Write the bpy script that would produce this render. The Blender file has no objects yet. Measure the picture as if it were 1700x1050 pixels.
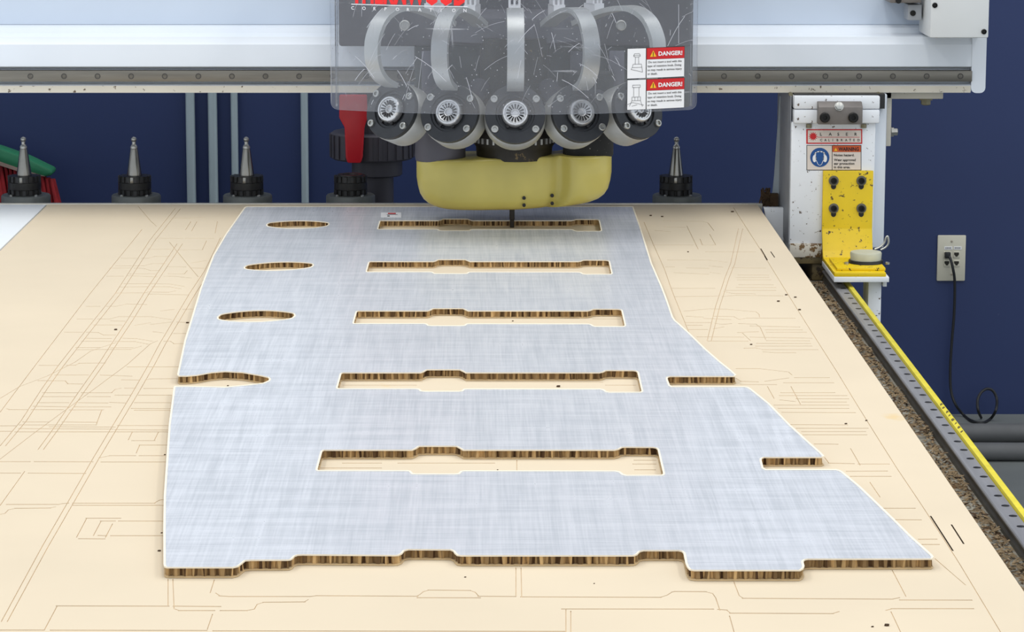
import bpy, bmesh, math, random
from math import sin, cos, tan, atan, radians, pi
from mathutils import Vector, Matrix
from mathutils.geometry import delaunay_2d_cdt

random.seed(7)
scene = bpy.context.scene
COL = scene.collection

# ------------------------------------------------------------------ camera
F = 5000.0                       # focal length in pixels of the 1700 px frame
HC = 0.88                        # lens height above the spoil board
TH = atan(871.0 / F)             # downward pitch
cam_d = bpy.data.cameras.new('camera')
cam_d.sensor_width = 36.0
cam_d.lens = 36.0 * F / 1700.0
cam_d.shift_x = 65.0 / 1700.0
cam_d.clip_start = 0.05
cam = bpy.data.objects.new('camera', cam_d)
COL.objects.link(cam)
cam.location = (0, 0, HC)
cam.rotation_euler = (pi / 2 - TH, 0, 0)
scene.camera = cam

# ------------------------------------------------------------------ world, lights, exposure
world = bpy.data.worlds.new('world'); scene.world = world
world.use_nodes = True
bg = world.node_tree.nodes['Background']
bg.inputs[0].default_value = (0.86, 0.93, 1.0, 1)
bg.inputs[1].default_value = 0.98

def area(name, loc, sx, sy, power, color=(1, 1, 1), rot=(0, 0, 0)):
    l = bpy.data.lights.new(name, 'AREA'); l.shape = 'RECTANGLE'
    l.size = sx; l.size_y = sy; l.energy = power; l.color = color
    o = bpy.data.objects.new(name, l); COL.objects.link(o)
    o.location = loc; o.rotation_euler = rot
    return o
# rows of ceiling fluorescents over the shop
area('ceiling_light', (-1.7, 4.4, 3.3), 0.5, 5.4, 43, (1, 0.96, 0.90))
area('ceiling_light', (0.2, 4.4, 3.3), 0.5, 5.4, 43, (1, 0.96, 0.90))
area('ceiling_light', (2.1, 4.4, 3.3), 0.5, 5.4, 43, (1, 0.96, 0.90))

vs = scene.view_settings
vs.view_transform = 'Standard'; vs.look = 'None'; vs.gamma = 1.0
vs.use_curve_mapping = False
vs.exposure = 0.0

# ------------------------------------------------------------------ from the lens to the place
def ray(px, py):
    dx = (px - 785.0) / F; dy = (525.0 - py) / F
    return Vector((dx, cos(TH) + dy * sin(TH), -sin(TH) + dy * cos(TH)))
def T(px, py, z=0.0):            # point of the horizontal plane at height z
    d = ray(px, py); t = (z - HC) / d.z
    return Vector((d.x * t, d.y * t, z))
def V(px, py, Y):                # point of the upright plane at depth Y
    d = ray(px, py); t = Y / d.y
    return Vector((d.x * t, Y, HC + d.z * t))
def mpp(Y, z=0.2):               # metres for one pixel at that depth
    return (Y * cos(TH) + (HC - z) * sin(TH)) / F

# ------------------------------------------------------------------ materials
def lin(c):
    return tuple(((v / 255.0) / 12.92 if v / 255.0 <= 0.04045 else ((v / 255.0 + 0.055) / 1.055) ** 2.4) for v in c)
MATS = {}
def mat(name, rgb, rough=0.5, metal=0.0, var=0.08, scale=30.0, bump=0.0, stretch=(1, 1, 1), spots=None, coat=0.0, spec=0.5):
    """base colour with procedural mottling; spots = (rgb, scale, threshold) for dirt and chipped paint"""
    if name in MATS: return MATS[name]
    m = bpy.data.materials.new(name); m.use_nodes = True
    nt = m.node_tree; N = nt.nodes; L = nt.links
    b = N['Principled BSDF']
    b.inputs['Roughness'].default_value = rough; b.inputs['Metallic'].default_value = metal
    b.inputs['Specular IOR Level'].default_value = spec
    b.inputs['Coat Weight'].default_value = coat
    base = lin(rgb)
    tc = N.new('ShaderNodeTexCoord'); mp = N.new('ShaderNodeMapping')
    mp.inputs['Scale'].default_value = stretch
    L.new(tc.outputs['Object'], mp.inputs[0])
    nz = N.new('ShaderNodeTexNoise'); nz.inputs['Scale'].default_value = scale; nz.inputs['Detail'].default_value = 4
    L.new(mp.outputs[0], nz.inputs['Vector'])
    cr = N.new('ShaderNodeValToRGB')
    cr.color_ramp.elements[0].position = 0.3; cr.color_ramp.elements[1].position = 0.7
    cr.color_ramp.elements[0].color = tuple(v * (1 - var) for v in base) + (1,)
    cr.color_ramp.elements[1].color = tuple(min(1, v * (1 + var)) for v in base) + (1,)
    L.new(nz.outputs[0], cr.inputs[0])
    out = cr.outputs[0]
    if spots:
        srgb, ssc, th = spots
        n2 = N.new('ShaderNodeTexNoise'); n2.inputs['Scale'].default_value = ssc; n2.inputs['Detail'].default_value = 6
        n2.inputs['Roughness'].default_value = 0.65
        L.new(tc.outputs['Object'], n2.inputs['Vector'])
        c2 = N.new('ShaderNodeValToRGB'); c2.color_ramp.elements[0].position = th; c2.color_ramp.elements[1].position = th + 0.03
        c2.color_ramp.elements[0].color = (0, 0, 0, 1); c2.color_ramp.elements[1].color = (1, 1, 1, 1)
        L.new(n2.outputs[0], c2.inputs[0])
        mx = N.new('ShaderNodeMix'); mx.data_type = 'RGBA'
        L.new(c2.outputs[0], mx.inputs['Factor']); L.new(out, mx.inputs['A'])
        mx.inputs['B'].default_value = lin(srgb) + (1,)
        out = mx.outputs['Result']
    L.new(out, b.inputs['Base Color'])
    if bump:
        bp = N.new('ShaderNodeBump'); bp.inputs['Strength'].default_value = bump; bp.inputs['Distance'].default_value = 0.002
        L.new(nz.outputs[0], bp.inputs['Height']); L.new(bp.outputs[0], b.inputs['Normal'])
    MATS[name] = m
    return m

M_board = mat('fibreboard', (218, 202, 176), 0.75, 0, 0.03, 3.5, spots=((220, 195, 150), 1.6, 0.64))
M_sheet = mat('white_laminate', (246, 250, 253), 0.55, 0, 0.02, 4)
M_bed = mat('bed_grey', (120, 122, 124), 0.5, 0.2, 0.1, 12)
M_white = mat('white_enamel', (222, 228, 236), 0.35, 0, 0.03, 5)
M_white_worn = mat('white_enamel_worn', (236, 239, 244), 0.4, 0, 0.04, 8, spots=((84, 64, 46), 105, 0.635))
M_white_dirty = mat('white_enamel_dirty', (206, 200, 186), 0.5, 0, 0.06, 8, spots=((90, 74, 56), 80, 0.615))
M_leg_side = mat('side_shade_lug_grey', (168, 172, 178), 0.5, 0, 0.08, 20)  # grey of the cover lug, and the shade painted on the leg's side
M_yellow = mat('yellow_paint_chipped', (232, 198, 6), 0.4, 0, 0.06, 20, spots=((74, 54, 18), 95, 0.605))
M_yellow_strip = mat('yellow_edge', (228, 212, 60), 0.45, 0, 0.1, 30)
M_steel = mat('ground_steel', (150, 148, 142), 0.35, 0.85, 0.12, 60, stretch=(1, 8, 8))
M_rail = mat('rail_steel', (120, 116, 108), 0.4, 0.7, 0.15, 20, stretch=(0.3, 6, 6))
M_bolt_dark = mat('black_oxide', (30, 29, 28), 0.35, 0.5, 0.2, 80)
M_zinc = mat('zinc', (180, 180, 176), 0.32, 0.85, 0.08, 60)
M_clamp = mat('clamp_grey', (124, 118, 114), 0.5, 0.35, 0.08, 40)
M_black = mat('black_plastic', (34, 34, 36), 0.45, 0, 0.2, 40)
M_rubber = mat('grey_rubber', (98, 99, 100), 0.65, 0, 0.1, 20)
M_foam = mat('black_foam', (40, 41, 42), 0.95, 0, 0.1, 40, bump=0.4, spots=((168, 164, 150), 230, 0.66))
M_flange = mat('black_anodised', (52, 54, 58), 0.4, 0.3, 0.12, 40)
M_alu = mat('cast_aluminium', (176, 176, 172), 0.42, 0.6, 0.08, 40)
M_hub = mat('polished_hub', (220, 220, 220), 0.28, 0.8, 0.1, 90)
M_strap = mat('strap_aluminium', (196, 198, 196), 0.4, 0.55, 0.08, 14, stretch=(1, 1, 0.3))
M_carriage = mat('carriage_grey', (60, 60, 68), 0.5, 0.1, 0.28, 9, stretch=(1.4, 1, 0.5))
M_carriage2 = mat('carriage_green_grey', (64, 68, 68), 0.5, 0.1, 0.2, 9)
M_shroud = mat('yellow_urethane', (202, 187, 98), 0.36, 0, 0.18, 5, coat=0.15)
M_blue = mat('blue_wall_paint', (37, 53, 97), 0.55, 0, 0.05, 2.5, spots=((70, 84, 116), 26, 0.745))
M_floor = mat('grey_floor', (112, 116, 115), 0.6, 0, 0.08, 6)
M_conduit = mat('galvanised', (176, 192, 198), 0.45, 0.3, 0.1, 8, stretch=(1, 1, 0.2))
M_red = mat('red_plastic', (234, 40, 54), 0.4, 0, 0.08, 12)
M_pipe = mat('dark_pipe', (80, 78, 86), 0.5, 0, 0.12, 12)
M_broom_red = mat('red_bristle', (150, 22, 30), 0.7, 0, 0.25, 60)
M_broom_green = mat('green_block', (40, 120, 84), 0.5, 0, 0.1, 12)
M_plate = mat('wall_plate', (206, 202, 184), 0.45, 0, 0.03, 20)
M_cable = mat('black_cable', (26, 27, 30), 0.5, 0, 0.1, 30)
M_chip = mat('wood_chip', (134, 114, 86), 0.9, 0, 0.35, 60)
M_chip_dark = mat('dark_chip', (72, 54, 36), 0.9, 0, 0.3, 60)
M_tray = mat('dusty_tray', (142, 138, 126), 0.9, 0, 0.25, 12, spots=((110, 82, 50), 30, 0.55))
M_lab_white = mat('label_white', (240, 240, 242), 0.4, 0, 0.01, 10)
M_lab_red = mat('label_red', (206, 26, 32), 0.4, 0, 0.03, 20)
M_lab_orange = mat('label_orange', (206, 88, 36), 0.4, 0, 0.06, 40)
M_lab_black = mat('label_black', (24, 22, 24), 0.5, 0, 0.05, 20)
M_lab_blue = mat('label_blue', (18, 78, 146), 0.4, 0, 0.05, 20)
M_lab_yellow = mat('label_yellow', (250, 190, 30), 0.4, 0, 0.05, 20)
M_lab_cream = mat('label_cream', (226, 214, 204), 0.45, 0, 0.03, 20)
M_letter_white = mat('letter_white', (226, 226, 230), 0.4, 0, 0.02, 20)
M_letter_red = mat('letter_red', (240, 36, 36), 0.35, 0, 0.03, 20)
M_skin_edge = mat('cut_fibre_edge', (240, 230, 210), 0.8, 0, 0.04, 80)
M_skin_under = mat('under_skin', (206, 180, 138), 0.8, 0, 0.12, 60)
M_groove = mat('fibreboard_cut', (226, 208, 180), 0.85, 0, 0.06, 20)
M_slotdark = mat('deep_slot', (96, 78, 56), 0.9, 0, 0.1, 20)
M_holder_dark = mat('tool_nut_black', (50, 49, 48), 0.42, 0.3, 0.25, 60)
M_cup = mat('tool_cup_grey', (104, 108, 106), 0.5, 0.1, 0.12, 30)
M_taper = mat('ground_taper', (146, 144, 138), 0.24, 0.95, 0.06, 40)

# brushed, cross-hatched skin of the panel
def make_skin():
    m = bpy.data.materials.new('brushed_skin'); m.use_nodes = True
    nt = m.node_tree; N = nt.nodes; L = nt.links; b = N['Principled BSDF']
    tc = N.new('ShaderNodeTexCoord')
    outs = []
    for sc in ((2.2, 0.12, 1), (0.16, 1.4, 1), (13, 0.22, 1), (0.4, 8, 1)):
        mp = N.new('ShaderNodeMapping'); mp.inputs['Scale'].default_value = sc
        L.new(tc.outputs['Object'], mp.inputs[0])
        nz = N.new('ShaderNodeTexNoise'); nz.inputs['Scale'].default_value = 26; nz.inputs['Detail'].default_value = 3
        L.new(mp.outputs[0], nz.inputs['Vector']); outs.append(nz.outputs[0])
    def add(a, c, op='ADD'):
        n = N.new('ShaderNodeMath'); n.operation = op
        L.new(a, n.inputs[0])
        if isinstance(c, float): n.inputs[1].default_value = c
        else: L.new(c, n.inputs[1])
        return n.outputs[0]
    s = add(add(outs[0], outs[1]), add(outs[2], outs[3]))
    s = add(s, 0.25, 'MULTIPLY')
    cr = N.new('ShaderNodeValToRGB'); cr.color_ramp.elements[0].position = 0.41; cr.color_ramp.elements[1].position = 0.59
    cr.color_ramp.elements[0].color = lin((202, 206, 212)) + (1,); cr.color_ramp.elements[1].color = lin((240, 242, 247)) + (1,)
    L.new(s, cr.inputs[0]); L.new(cr.outputs[0], b.inputs['Base Color'])
    mr = N.new('ShaderNodeMapRange'); mr.inputs[1].default_value = 0.35; mr.inputs[2].default_value = 0.65
    mr.inputs[3].default_value = 0.44; mr.inputs[4].default_value = 0.26
    L.new(s, mr.inputs[0]); L.new(mr.outputs[0], b.inputs['Roughness'])
    b.inputs['Metallic'].default_value = 0.32
    bp = N.new('ShaderNodeBump'); bp.inputs['Strength'].default_value = 0.08; bp.inputs['Distance'].default_value = 0.001
    L.new(s, bp.inputs['Height']); L.new(bp.outputs[0], b.inputs['Normal'])
    return m
M_skin = make_skin()

# honeycomb paper: colour differs from cell wall to cell wall
def make_core():
    m = bpy.data.materials.new('resin_paper_core'); m.use_nodes = True
    nt = m.node_tree; N = nt.nodes; L = nt.links; b = N['Principled BSDF']
    at = N.new('ShaderNodeAttribute'); at.attribute_name = 'tone'
    cr = N.new('ShaderNodeValToRGB')
    cr.color_ramp.elements[0].color = lin((78, 52, 25)) + (1,); cr.color_ramp.elements[1].color = lin((214, 178, 124)) + (1,)
    L.new(at.outputs['Fac'], cr.inputs[0]); L.new(cr.outputs[0], b.inputs['Base Color'])
    b.inputs['Roughness'].default_value = 0.85
    return m
M_core = make_core()

# scratched clear acrylic
def make_acrylic(name, tint=(0.93, 0.94, 0.96), haze=0.10, scratch=0.28):
    m = bpy.data.materials.new(name); m.use_nodes = True
    nt = m.node_tree; N = nt.nodes; L = nt.links
    for n in list(N): N.remove(n)
    out = N.new('ShaderNodeOutputMaterial')
    tr = N.new('ShaderNodeBsdfTransparent'); tr.inputs[0].default_value = tint + (1,)
    df = N.new('ShaderNodeBsdfPrincipled'); df.inputs['Base Color'].default_value = (0.62, 0.63, 0.67, 1); df.inputs['Roughness'].default_value = 0.25
    tc = N.new('ShaderNodeTexCoord')
    def nz(scale, stretch, rot=0.0, det=4):
        mp = N.new('ShaderNodeMapping'); mp.inputs['Scale'].default_value = stretch; mp.inputs['Rotation'].default_value = (0, rot, 0)
        L.new(tc.outputs['Object'], mp.inputs[0])
        t = N.new('ShaderNodeTexNoise'); t.inputs['Scale'].default_value = scale; t.inputs['Detail'].default_value = det
        L.new(mp.outputs[0], t.inputs['Vector']); return t.outputs[0]
    def rng(v, a, b_, c, d):
        r = N.new('ShaderNodeMapRange'); r.inputs[1].default_value = a; r.inputs[2].default_value = b_
        r.inputs[3].default_value = c; r.inputs[4].default_value = d; L.new(v, r.inputs[0]); return r.outputs[0]
    def mx(a, b_, op='MAXIMUM'):
        n = N.new('ShaderNodeMath'); n.operation = op; L.new(a, n.inputs[0]); L.new(b_, n.inputs[1]); return n.outputs[0]
    h = rng(nz(6, (1, 1, 1)), 0.3, 0.75, haze * 0.75, haze * 1.3)
    s1 = rng(nz(14, (0.25, 1, 4.5), 0.75, 2), 0.70, 0.74, 0, scratch)
    s2 = rng(nz(14, (5.5, 1, 0.3), 0.35, 2), 0.71, 0.75, 0, scratch)
    s3 = rng(nz(170, (1, 1, 1), 0, 1), 0.74, 0.78, 0, scratch * 1.2)
    f = mx(h, mx(mx(s1, s2), s3), 'ADD')
    ms = N.new('ShaderNodeMixShader')
    L.new(f, ms.inputs[0]); L.new(tr.outputs[0], ms.inputs[1]); L.new(df.outputs[0], ms.inputs[2])
    gl = N.new('ShaderNodeBsdfGlossy'); gl.inputs['Roughness'].default_value = 0.06
    fr = N.new('ShaderNodeFresnel'); fr.inputs[0].default_value = 1.3
    m2 = N.new('ShaderNodeMixShader'); L.new(fr.outputs[0], m2.inputs[0]); L.new(ms.outputs[0], m2.inputs[1]); L.new(gl.outputs[0], m2.inputs[2])
    L.new(m2.outputs[0], out.inputs[0])
    return m
M_acrylic = make_acrylic('scratched_acrylic')
M_acrylic_edge = mat('acrylic_edge', (214, 218, 228), 0.3, 0, 0.06, 30)
M_gusset = mat('milky_gusset', (178, 190, 200), 0.35, 0, 0.06, 14)

# ------------------------------------------------------------------ building helpers
WL = {}                                    # world position of each object's origin
def thing(name, label, cat, loc, group=None):
    o = bpy.data.objects.new(name, None); COL.objects.link(o)
    o.empty_display_size = 0.05
    o.location = loc; o['label'] = label; o['category'] = cat
    if group: o['group'] = group
    WL[o.name] = Vector(loc)
    return o
def put(o, parent):
    COL.objects.link(o)
def link(name, me, parent=None, loc=None):
    o = bpy.data.objects.new(name, me); COL.objects.link(o)
    loc = Vector(loc) if loc is not None else Vector((0, 0, 0))
    WL[o.name] = loc
    if parent is not None:
        o.parent = parent; o.location = loc - WL[parent.name]
    else:
        o.location = loc
    return o
def obj(name, bm, m, parent=None, smooth=40, label=None):
    """bm in world coordinates -> ONE mesh object, origin at the foot of its shape"""
    bm.normal_update()
    xs = [v.co.x for v in bm.verts]; ys = [v.co.y for v in bm.verts]; zs = [v.co.z for v in bm.verts]
    loc = Vector(((min(xs) + max(xs)) / 2, (min(ys) + max(ys)) / 2, min(zs)))
    for v in bm.verts: v.co -= loc
    me = bpy.data.meshes.new(name); bm.to_mesh(me); bm.free()
    for mm in (m if isinstance(m, (list, tuple)) else [m]): me.materials.append(mm)
    if smooth:
        for p in me.polygons: p.use_smooth = True
        me.set_sharp_from_angle(angle=radians(smooth))
    o = link(name, me, parent, loc)
    if label: o['label'] = label
    return o
def clone(o, delta, parent=None, name=None):
    c = o.copy(); COL.objects.link(c)
    p = parent if parent is not None else o.parent
    w = WL[o.name] + Vector(delta); WL[c.name] = w
    c.parent = p
    c.location = w - WL[p.name] if p is not None else w
    return c
def tag(o, label, cat, group=None, kind=None):
    if label: o['label'] = label
    if cat: o['category'] = cat
    if group: o['group'] = group
    if kind: o['kind'] = kind
    return o
def NB(): return bmesh.new()
def box(bm, x0, x1, y0, y1, z0, z1, bev=0.0, seg=2):
    vs_ = [bm.verts.new(c) for c in ((x0, y0, z0), (x1, y0, z0), (x1, y1, z0), (x0, y1, z0), (x0, y0, z1), (x1, y0, z1), (x1, y1, z1), (x0, y1, z1))]
    fs = [bm.faces.new([vs_[i] for i in q]) for q in ((3, 2, 1, 0), (4, 5, 6, 7), (0, 1, 5, 4), (1, 2, 6, 5), (2, 3, 7, 6), (3, 0, 4, 7))]
    if bev:
        es = list({e for f in fs for e in f.edges})
        bmesh.ops.bevel(bm, geom=es, offset=bev, segments=seg, profile=0.5, affect='EDGES', clamp_overlap=True)
    return bm
def frame_of(d):
    d = d.normalized()
    a = Vector((0, 0, 1)) if abs(d.z) < 0.9 else Vector((1, 0, 0))
    u = d.cross(a).normalized(); w = d.cross(u).normalized()
    return d, u, w
def rings(bm, rs, cap0=True, cap1=True, closed=False):
    """rs = list of lists of points with equal count"""
    vv = [[bm.verts.new(p) for p in r] for r in rs]
    n = len(vv[0]); fs = []
    m_ = len(vv) if closed else len(vv) - 1
    for i in range(m_):
        a = vv[i]; b = vv[(i + 1) % len(vv)]
        for j in range(n):
            try: fs.append(bm.faces.new((a[j], a[(j + 1) % n], b[(j + 1) % n], b[j])))
            except ValueError: pass
    if not closed:
        if cap0: fs.append(bm.faces.new(list(reversed(vv[0]))))
        if cap1: fs.append(bm.faces.new(vv[-1]))
    return fs
def lathe(bm, p0, axis, prof, n=28, cap0=True, cap1=True):
    """prof = [(distance along axis, radius)]"""
    d, u, w = frame_of(Vector(axis)); p0 = Vector(p0)
    rs = []
    for t, r in prof:
        r = max(r, 1e-5)
        rs.append([p0 + d * t + (u * cos(2 * pi * k / n) + w * sin(2 * pi * k / n)) * r for k in range(n)])
    fs = rings(bm, rs, cap0, cap1)
    bmesh.ops.recalc_face_normals(bm, faces=fs)
    return fs
def cyl(bm, p0, p1, r, n=20, r1=None):
    p0 = Vector(p0); p1 = Vector(p1); d = p1 - p0
    return lathe(bm, p0, d, [(0, r), (d.length, r if r1 is None else r1)], n)
def tube(bm, path, r, n=8):
    path = [Vector(p) for p in path]; rs = []
    up = None
    for i, p in enumerate(path):
        d = (path[min(i + 1, len(path) - 1)] - path[max(i - 1, 0)]).normalized()
        if up is None:
            _, up, _ = frame_of(d)
        up = (up - d * up.dot(d)).normalized(); w = d.cross(up)
        rs.append([p + (up * cos(2 * pi * k / n) + w * sin(2 * pi * k / n)) * r for k in range(n)])
    fs = rings(bm, rs); bmesh.ops.recalc_face_normals(bm, faces=fs)
def prism(bm, pts, vec, bev=0.0, seg=2):
    """closed polygon pts (3D) swept along vec"""
    vec = Vector(vec)
    a = [bm.verts.new(Vector(p)) for p in pts]; b = [bm.verts.new(Vector(p) + vec) for p in pts]
    n = len(pts); fs = [bm.faces.new(a), bm.faces.new(list(reversed(b)))]
    for i in range(n): fs.append(bm.faces.new((a[i], b[i], b[(i + 1) % n], a[(i + 1) % n])))
    bmesh.ops.recalc_face_normals(bm, faces=fs)
    if bev:
        es = list({e for f in fs for e in f.edges})
        bmesh.ops.bevel(bm, geom=es, offset=bev, segments=seg, profile=0.5, affect='EDGES', clamp_overlap=True)
def rrect(x0, x1, z0, z1, r, n=4):
    pts = []
    for cx, cz, a0 in ((x1 - r, z1 - r, 0), (x0 + r, z1 - r, 90), (x0 + r, z0 + r, 180), (x1 - r, z0 + r, 270)):
        for k in range(n + 1):
            a = radians(a0 + 90.0 * k / n); pts.append((cx + r * cos(a), cz + r * sin(a)))
    return pts
def crom(pts, sub=6):
    P = [Vector(p) for p in pts]; out = []
    for i in range(len(P) - 1):
        a = P[max(i - 1, 0)]; b = P[i]; c = P[i + 1]; d = P[min(i + 2, len(P) - 1)]
        for k in range(sub):
            t = k / sub
            out.append(0.5 * ((2 * b) + (c - a) * t + (2 * a - 5 * b + 4 * c - d) * t * t + (3 * b - a - 3 * c + d) * t ** 3))
    out.append(P[-1]); return out

_txt = {}
def text_geo(s, bold=0.0):
    """flat letters as (verts2d, faces); width and height as drawn at size 1"""
    k = (s, bold)
    if k in _txt: return _txt[k]
    c = bpy.data.curves.new('lettering', 'FONT'); c.body = s; c.size = 1.0; c.offset = bold; c.resolution_u = 2
    o = bpy.data.objects.new('lettering', c); COL.objects.link(o)
    dg = bpy.context.evaluated_depsgraph_get()
    me = bpy.data.meshes.new_from_object(o.evaluated_get(dg))
    vs2 = [(v.co.x, v.co.y) for v in me.vertices]; fs = [tuple(p.vertices) for p in me.polygons]
    bpy.data.meshes.remove(me); bpy.data.objects.remove(o); bpy.data.curves.remove(c)
    _txt[k] = (vs2, fs); return _txt[k]
def put_text(bm, s, u0, v0, height, f, width=None, bold=0.0):
    """letters with cap height `height` from (u0, v0), mapped to the place by f(u, v)"""
    vs2, fs = text_geo(s, bold)
    if not vs2: return
    x0 = min(v[0] for v in vs2); x1 = max(v[0] for v in vs2)
    sc = height / 0.73
    sx = sc if width is None else width / (x1 - x0)
    vv = [bm.verts.new(f(u0 + (x - x0) * sx, v0 + y * sc)) for x, y in vs2]
    for q in fs:
        try: bm.faces.new([vv[i] for i in q])
        except ValueError: pass
def quad(bm, u0, u1, v0, v1, f, nu=1):
    for k in range(nu):
        a = u0 + (u1 - u0) * k / nu; b = u0 + (u1 - u0) * (k + 1) / nu
        bm.faces.new([bm.verts.new(f(*p)) for p in ((a, v0), (b, v0), (b, v1), (a, v1))])
def poly(bm, pts, f):
    bm.faces.new([bm.verts.new(f(*p)) for p in pts])
def stroke(bm, pts, w, f, closed=False):
    pts = [Vector((p[0], p[1])) for p in pts]
    n = len(pts)
    for i in range(n if closed else n - 1):
        a = pts[i]; b = pts[(i + 1) % n]; d = (b - a)
        if d.length < 1e-9: continue
        d.normalize(); p = Vector((-d.y, d.x)) * w / 2; e = d * w / 2
        bm.faces.new([bm.verts.new(f(*q)) for q in (a - p - e, b - p + e, b + p + e, a + p - e)])

# ================================================================== THE SETTING
FLOOR = -0.68
WALL_Y = 7.5
bm = NB(); box(bm, -4.5, 5.5, WALL_Y, WALL_Y + 0.12, FLOOR, 3.2)
tag(obj('wall_back', bm, M_blue, None, 0), 'dark blue painted wall behind the machine', None, kind='structure')
bm = NB(); box(bm, -4.5, 5.5, 0.5, WALL_Y + 0.12, FLOOR - 0.1, FLOOR)
tag(obj('floor', bm, M_floor, None, 0), 'grey workshop floor', None, kind='structure')

# ================================================================== MACHINE TABLE
X_R = T(1258, 341).x                    # right edge of the spoil board
X_L = T(80.5, 339).x                    # left edge
Y_F = T(700, 339.5).y                   # far edge
Y_N = 2.72                              # near edge, behind the frame
BT = 0.019
table = thing('machine_table', 'grey bed of the router with steel side rail and yellow edge', 'machine table', (0, 4.6, FLOOR))
bm = NB(); box(bm, -2.42, X_R + 0.012, Y_N, Y_F + 0.016, -0.30, -BT, 0.003); obj('bed', bm, M_bed, table)
bm = NB(); box(bm, -2.42, X_R + 0.012, Y_F + 0.001, Y_F + 0.016, -BT, 0.0015, 0.001); obj('edge_trim', bm, mat('trim_alu', (206, 202, 190), 0.4, 0.4), table)
RT = -0.115                              # top of the side rail
XR0 = 0.737; XR1 = 0.762
bm = NB(); box(bm, X_R + 0.0125, XR1 + 0.012, Y_N, Y_F + 0.35, -0.30, RT - 0.023); obj('side_tray', bm, M_tray, table, 0)
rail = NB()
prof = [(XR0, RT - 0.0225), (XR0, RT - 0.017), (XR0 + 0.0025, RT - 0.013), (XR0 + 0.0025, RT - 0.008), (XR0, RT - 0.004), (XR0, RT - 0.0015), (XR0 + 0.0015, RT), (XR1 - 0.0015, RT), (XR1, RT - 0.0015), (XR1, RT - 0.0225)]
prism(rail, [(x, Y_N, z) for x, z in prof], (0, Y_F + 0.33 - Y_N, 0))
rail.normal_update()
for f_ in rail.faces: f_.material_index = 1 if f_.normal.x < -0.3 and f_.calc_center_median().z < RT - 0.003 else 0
rail_o = obj('side_rail', rail, [mat('side_rail_steel', (160, 160, 164), 0.42, 0.45, 0.12, 18, stretch=(6, 0.4, 6)), mat('rail_side_dark', (72, 70, 66), 0.45, 0.3, 0.25, 20)], table, 30)  # second tone makes the rail's inner side faces darker than its top
bm = NB(); lathe(bm, (XR0 + 0.0158, 3.05, RT - 0.002), (0, 0, 1), [(0, 0.0060), (0.0023, 0.0060), (0.0023, 0.0048), (0.0021, 0.0045)], 12)
rb = obj('rail_bolt', bm, M_bolt_dark, rail_o)
for k in range(1, 55): clone(rb, (0, 0.061 * k, 0))
bm = NB(); box(bm, XR1 + 0.0012, XR1 + 0.0112, Y_N, Y_F + 0.30, -0.26, RT + 0.004, 0.0015); ye = obj('yellow_edge_plate', bm, M_yellow_strip, table)
bm = NB()
for k, (a, b) in enumerate(((0.0, 0.012), (0.03, 0.018), (0.062, 0.014), (0.088, 0.02), (0.125, 0.012), (0.15, 0.02), (0.185, 0.014), (0.212, 0.016))):
    y0 = 4.62 + a
    prism(bm, [(XR1 + 0.003, y0, RT + 0.0038), (XR1 + 0.0085 + 0.001 * (k % 2), y0 + 0.012, RT + 0.0038), (XR1 + 0.0085, y0 + 0.012 + b * 0.6, RT + 0.0038), (XR1 + 0.0035 + 0.001 * (k % 3), y0 + b * 0.7, RT + 0.0038)], (0, 0, 0.0006))
obj('worn_marking', bm, mat('worn_print', (96, 84, 40), 0.7, 0, 0.3, 200), ye, 0)
bm = NB()
for x in (-2.3, 0.45):
    for y in (3.0, 6.2): box(bm, x, x + 0.12, y, y + 0.12, FLOOR, -0.299, 0.004)
legs = [NB() for _ in range(4)]; bm.free()
for b_, (x, y) in zip(legs, ((-2.3, 3.0), (-2.3, 6.2), (0.45, 3.0), (0.45, 6.2))):
    box(b_, x, x + 0.12, y, y + 0.12, FLOOR, -0.299, 0.004); obj('leg', b_, M_bed, table)

# chips swept into the side tray
bm = NB(); rnd = random.Random(3)
for k in range(3300):
    y = 3.0 + 3.24 * rnd.random() ** 1.25
    x = XR0 - 0.002 - 0.05 * rnd.random() ** 1.4
    clump = 0.5 + 0.5 * sin(y * 21 + 3 * sin(y * 7))
    z = RT - 0.0225 + rnd.random() * (0.003 + 0.011 * clump)
    l = rnd.uniform(0.002, 0.0075); w = rnd.uniform(0.001, 0.0025)
    a = rnd.random() * 2 * pi; t = rnd.uniform(-0.5, 0.5)
    d = Vector((cos(a) * cos(t), sin(a) * cos(t), sin(t))) * l; s = Vector((-sin(a), cos(a), 0)) * w
    p = Vector((min(x, XR0 - 0.009), y, max(z, RT - 0.0215)))
    q = [bm.verts.new(p + v) for v in (-d - s, d - s * 0.4, d * 0.8 + s, -d * 0.9 + s, Vector((0, 0, w * 1.2)))]
    for i in range(4): 
        f_ = bm.faces.new((q[i], q[(i + 1) % 4], q[4])); f_.material_index = k % 5 == 0
    bm.faces.new((q[3], q[2], q[1], q[0]))
tag(obj('sawdust', bm, [M_chip, M_chip_dark], None, 0), 'brown wood chips heaped in the tray beside the steel side rail', 'sawdust', kind='stuff')

# white laminate sheet on the left half of the bed
bm = NB(); box(bm, -2.38, X_L - 0.004, Y_N, Y_F - 0.002, -BT + 0.0003, 0.0, 0.001)
tag(obj('laminate_sheet', bm, M_sheet, None), 'glossy white sheet lying on the bed beside the tan board', 'sheet')

# ================================================================== SPOIL BOARD with routed grooves (traced, then cut into the board)
G = []
def g(*pts): G.append(list(pts))
def gp(off, *pts):                      # a groove and its twin `off` pixels to the right
    G.append(list(pts)); G.append([(x + off, y) for x, y in pts])
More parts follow.
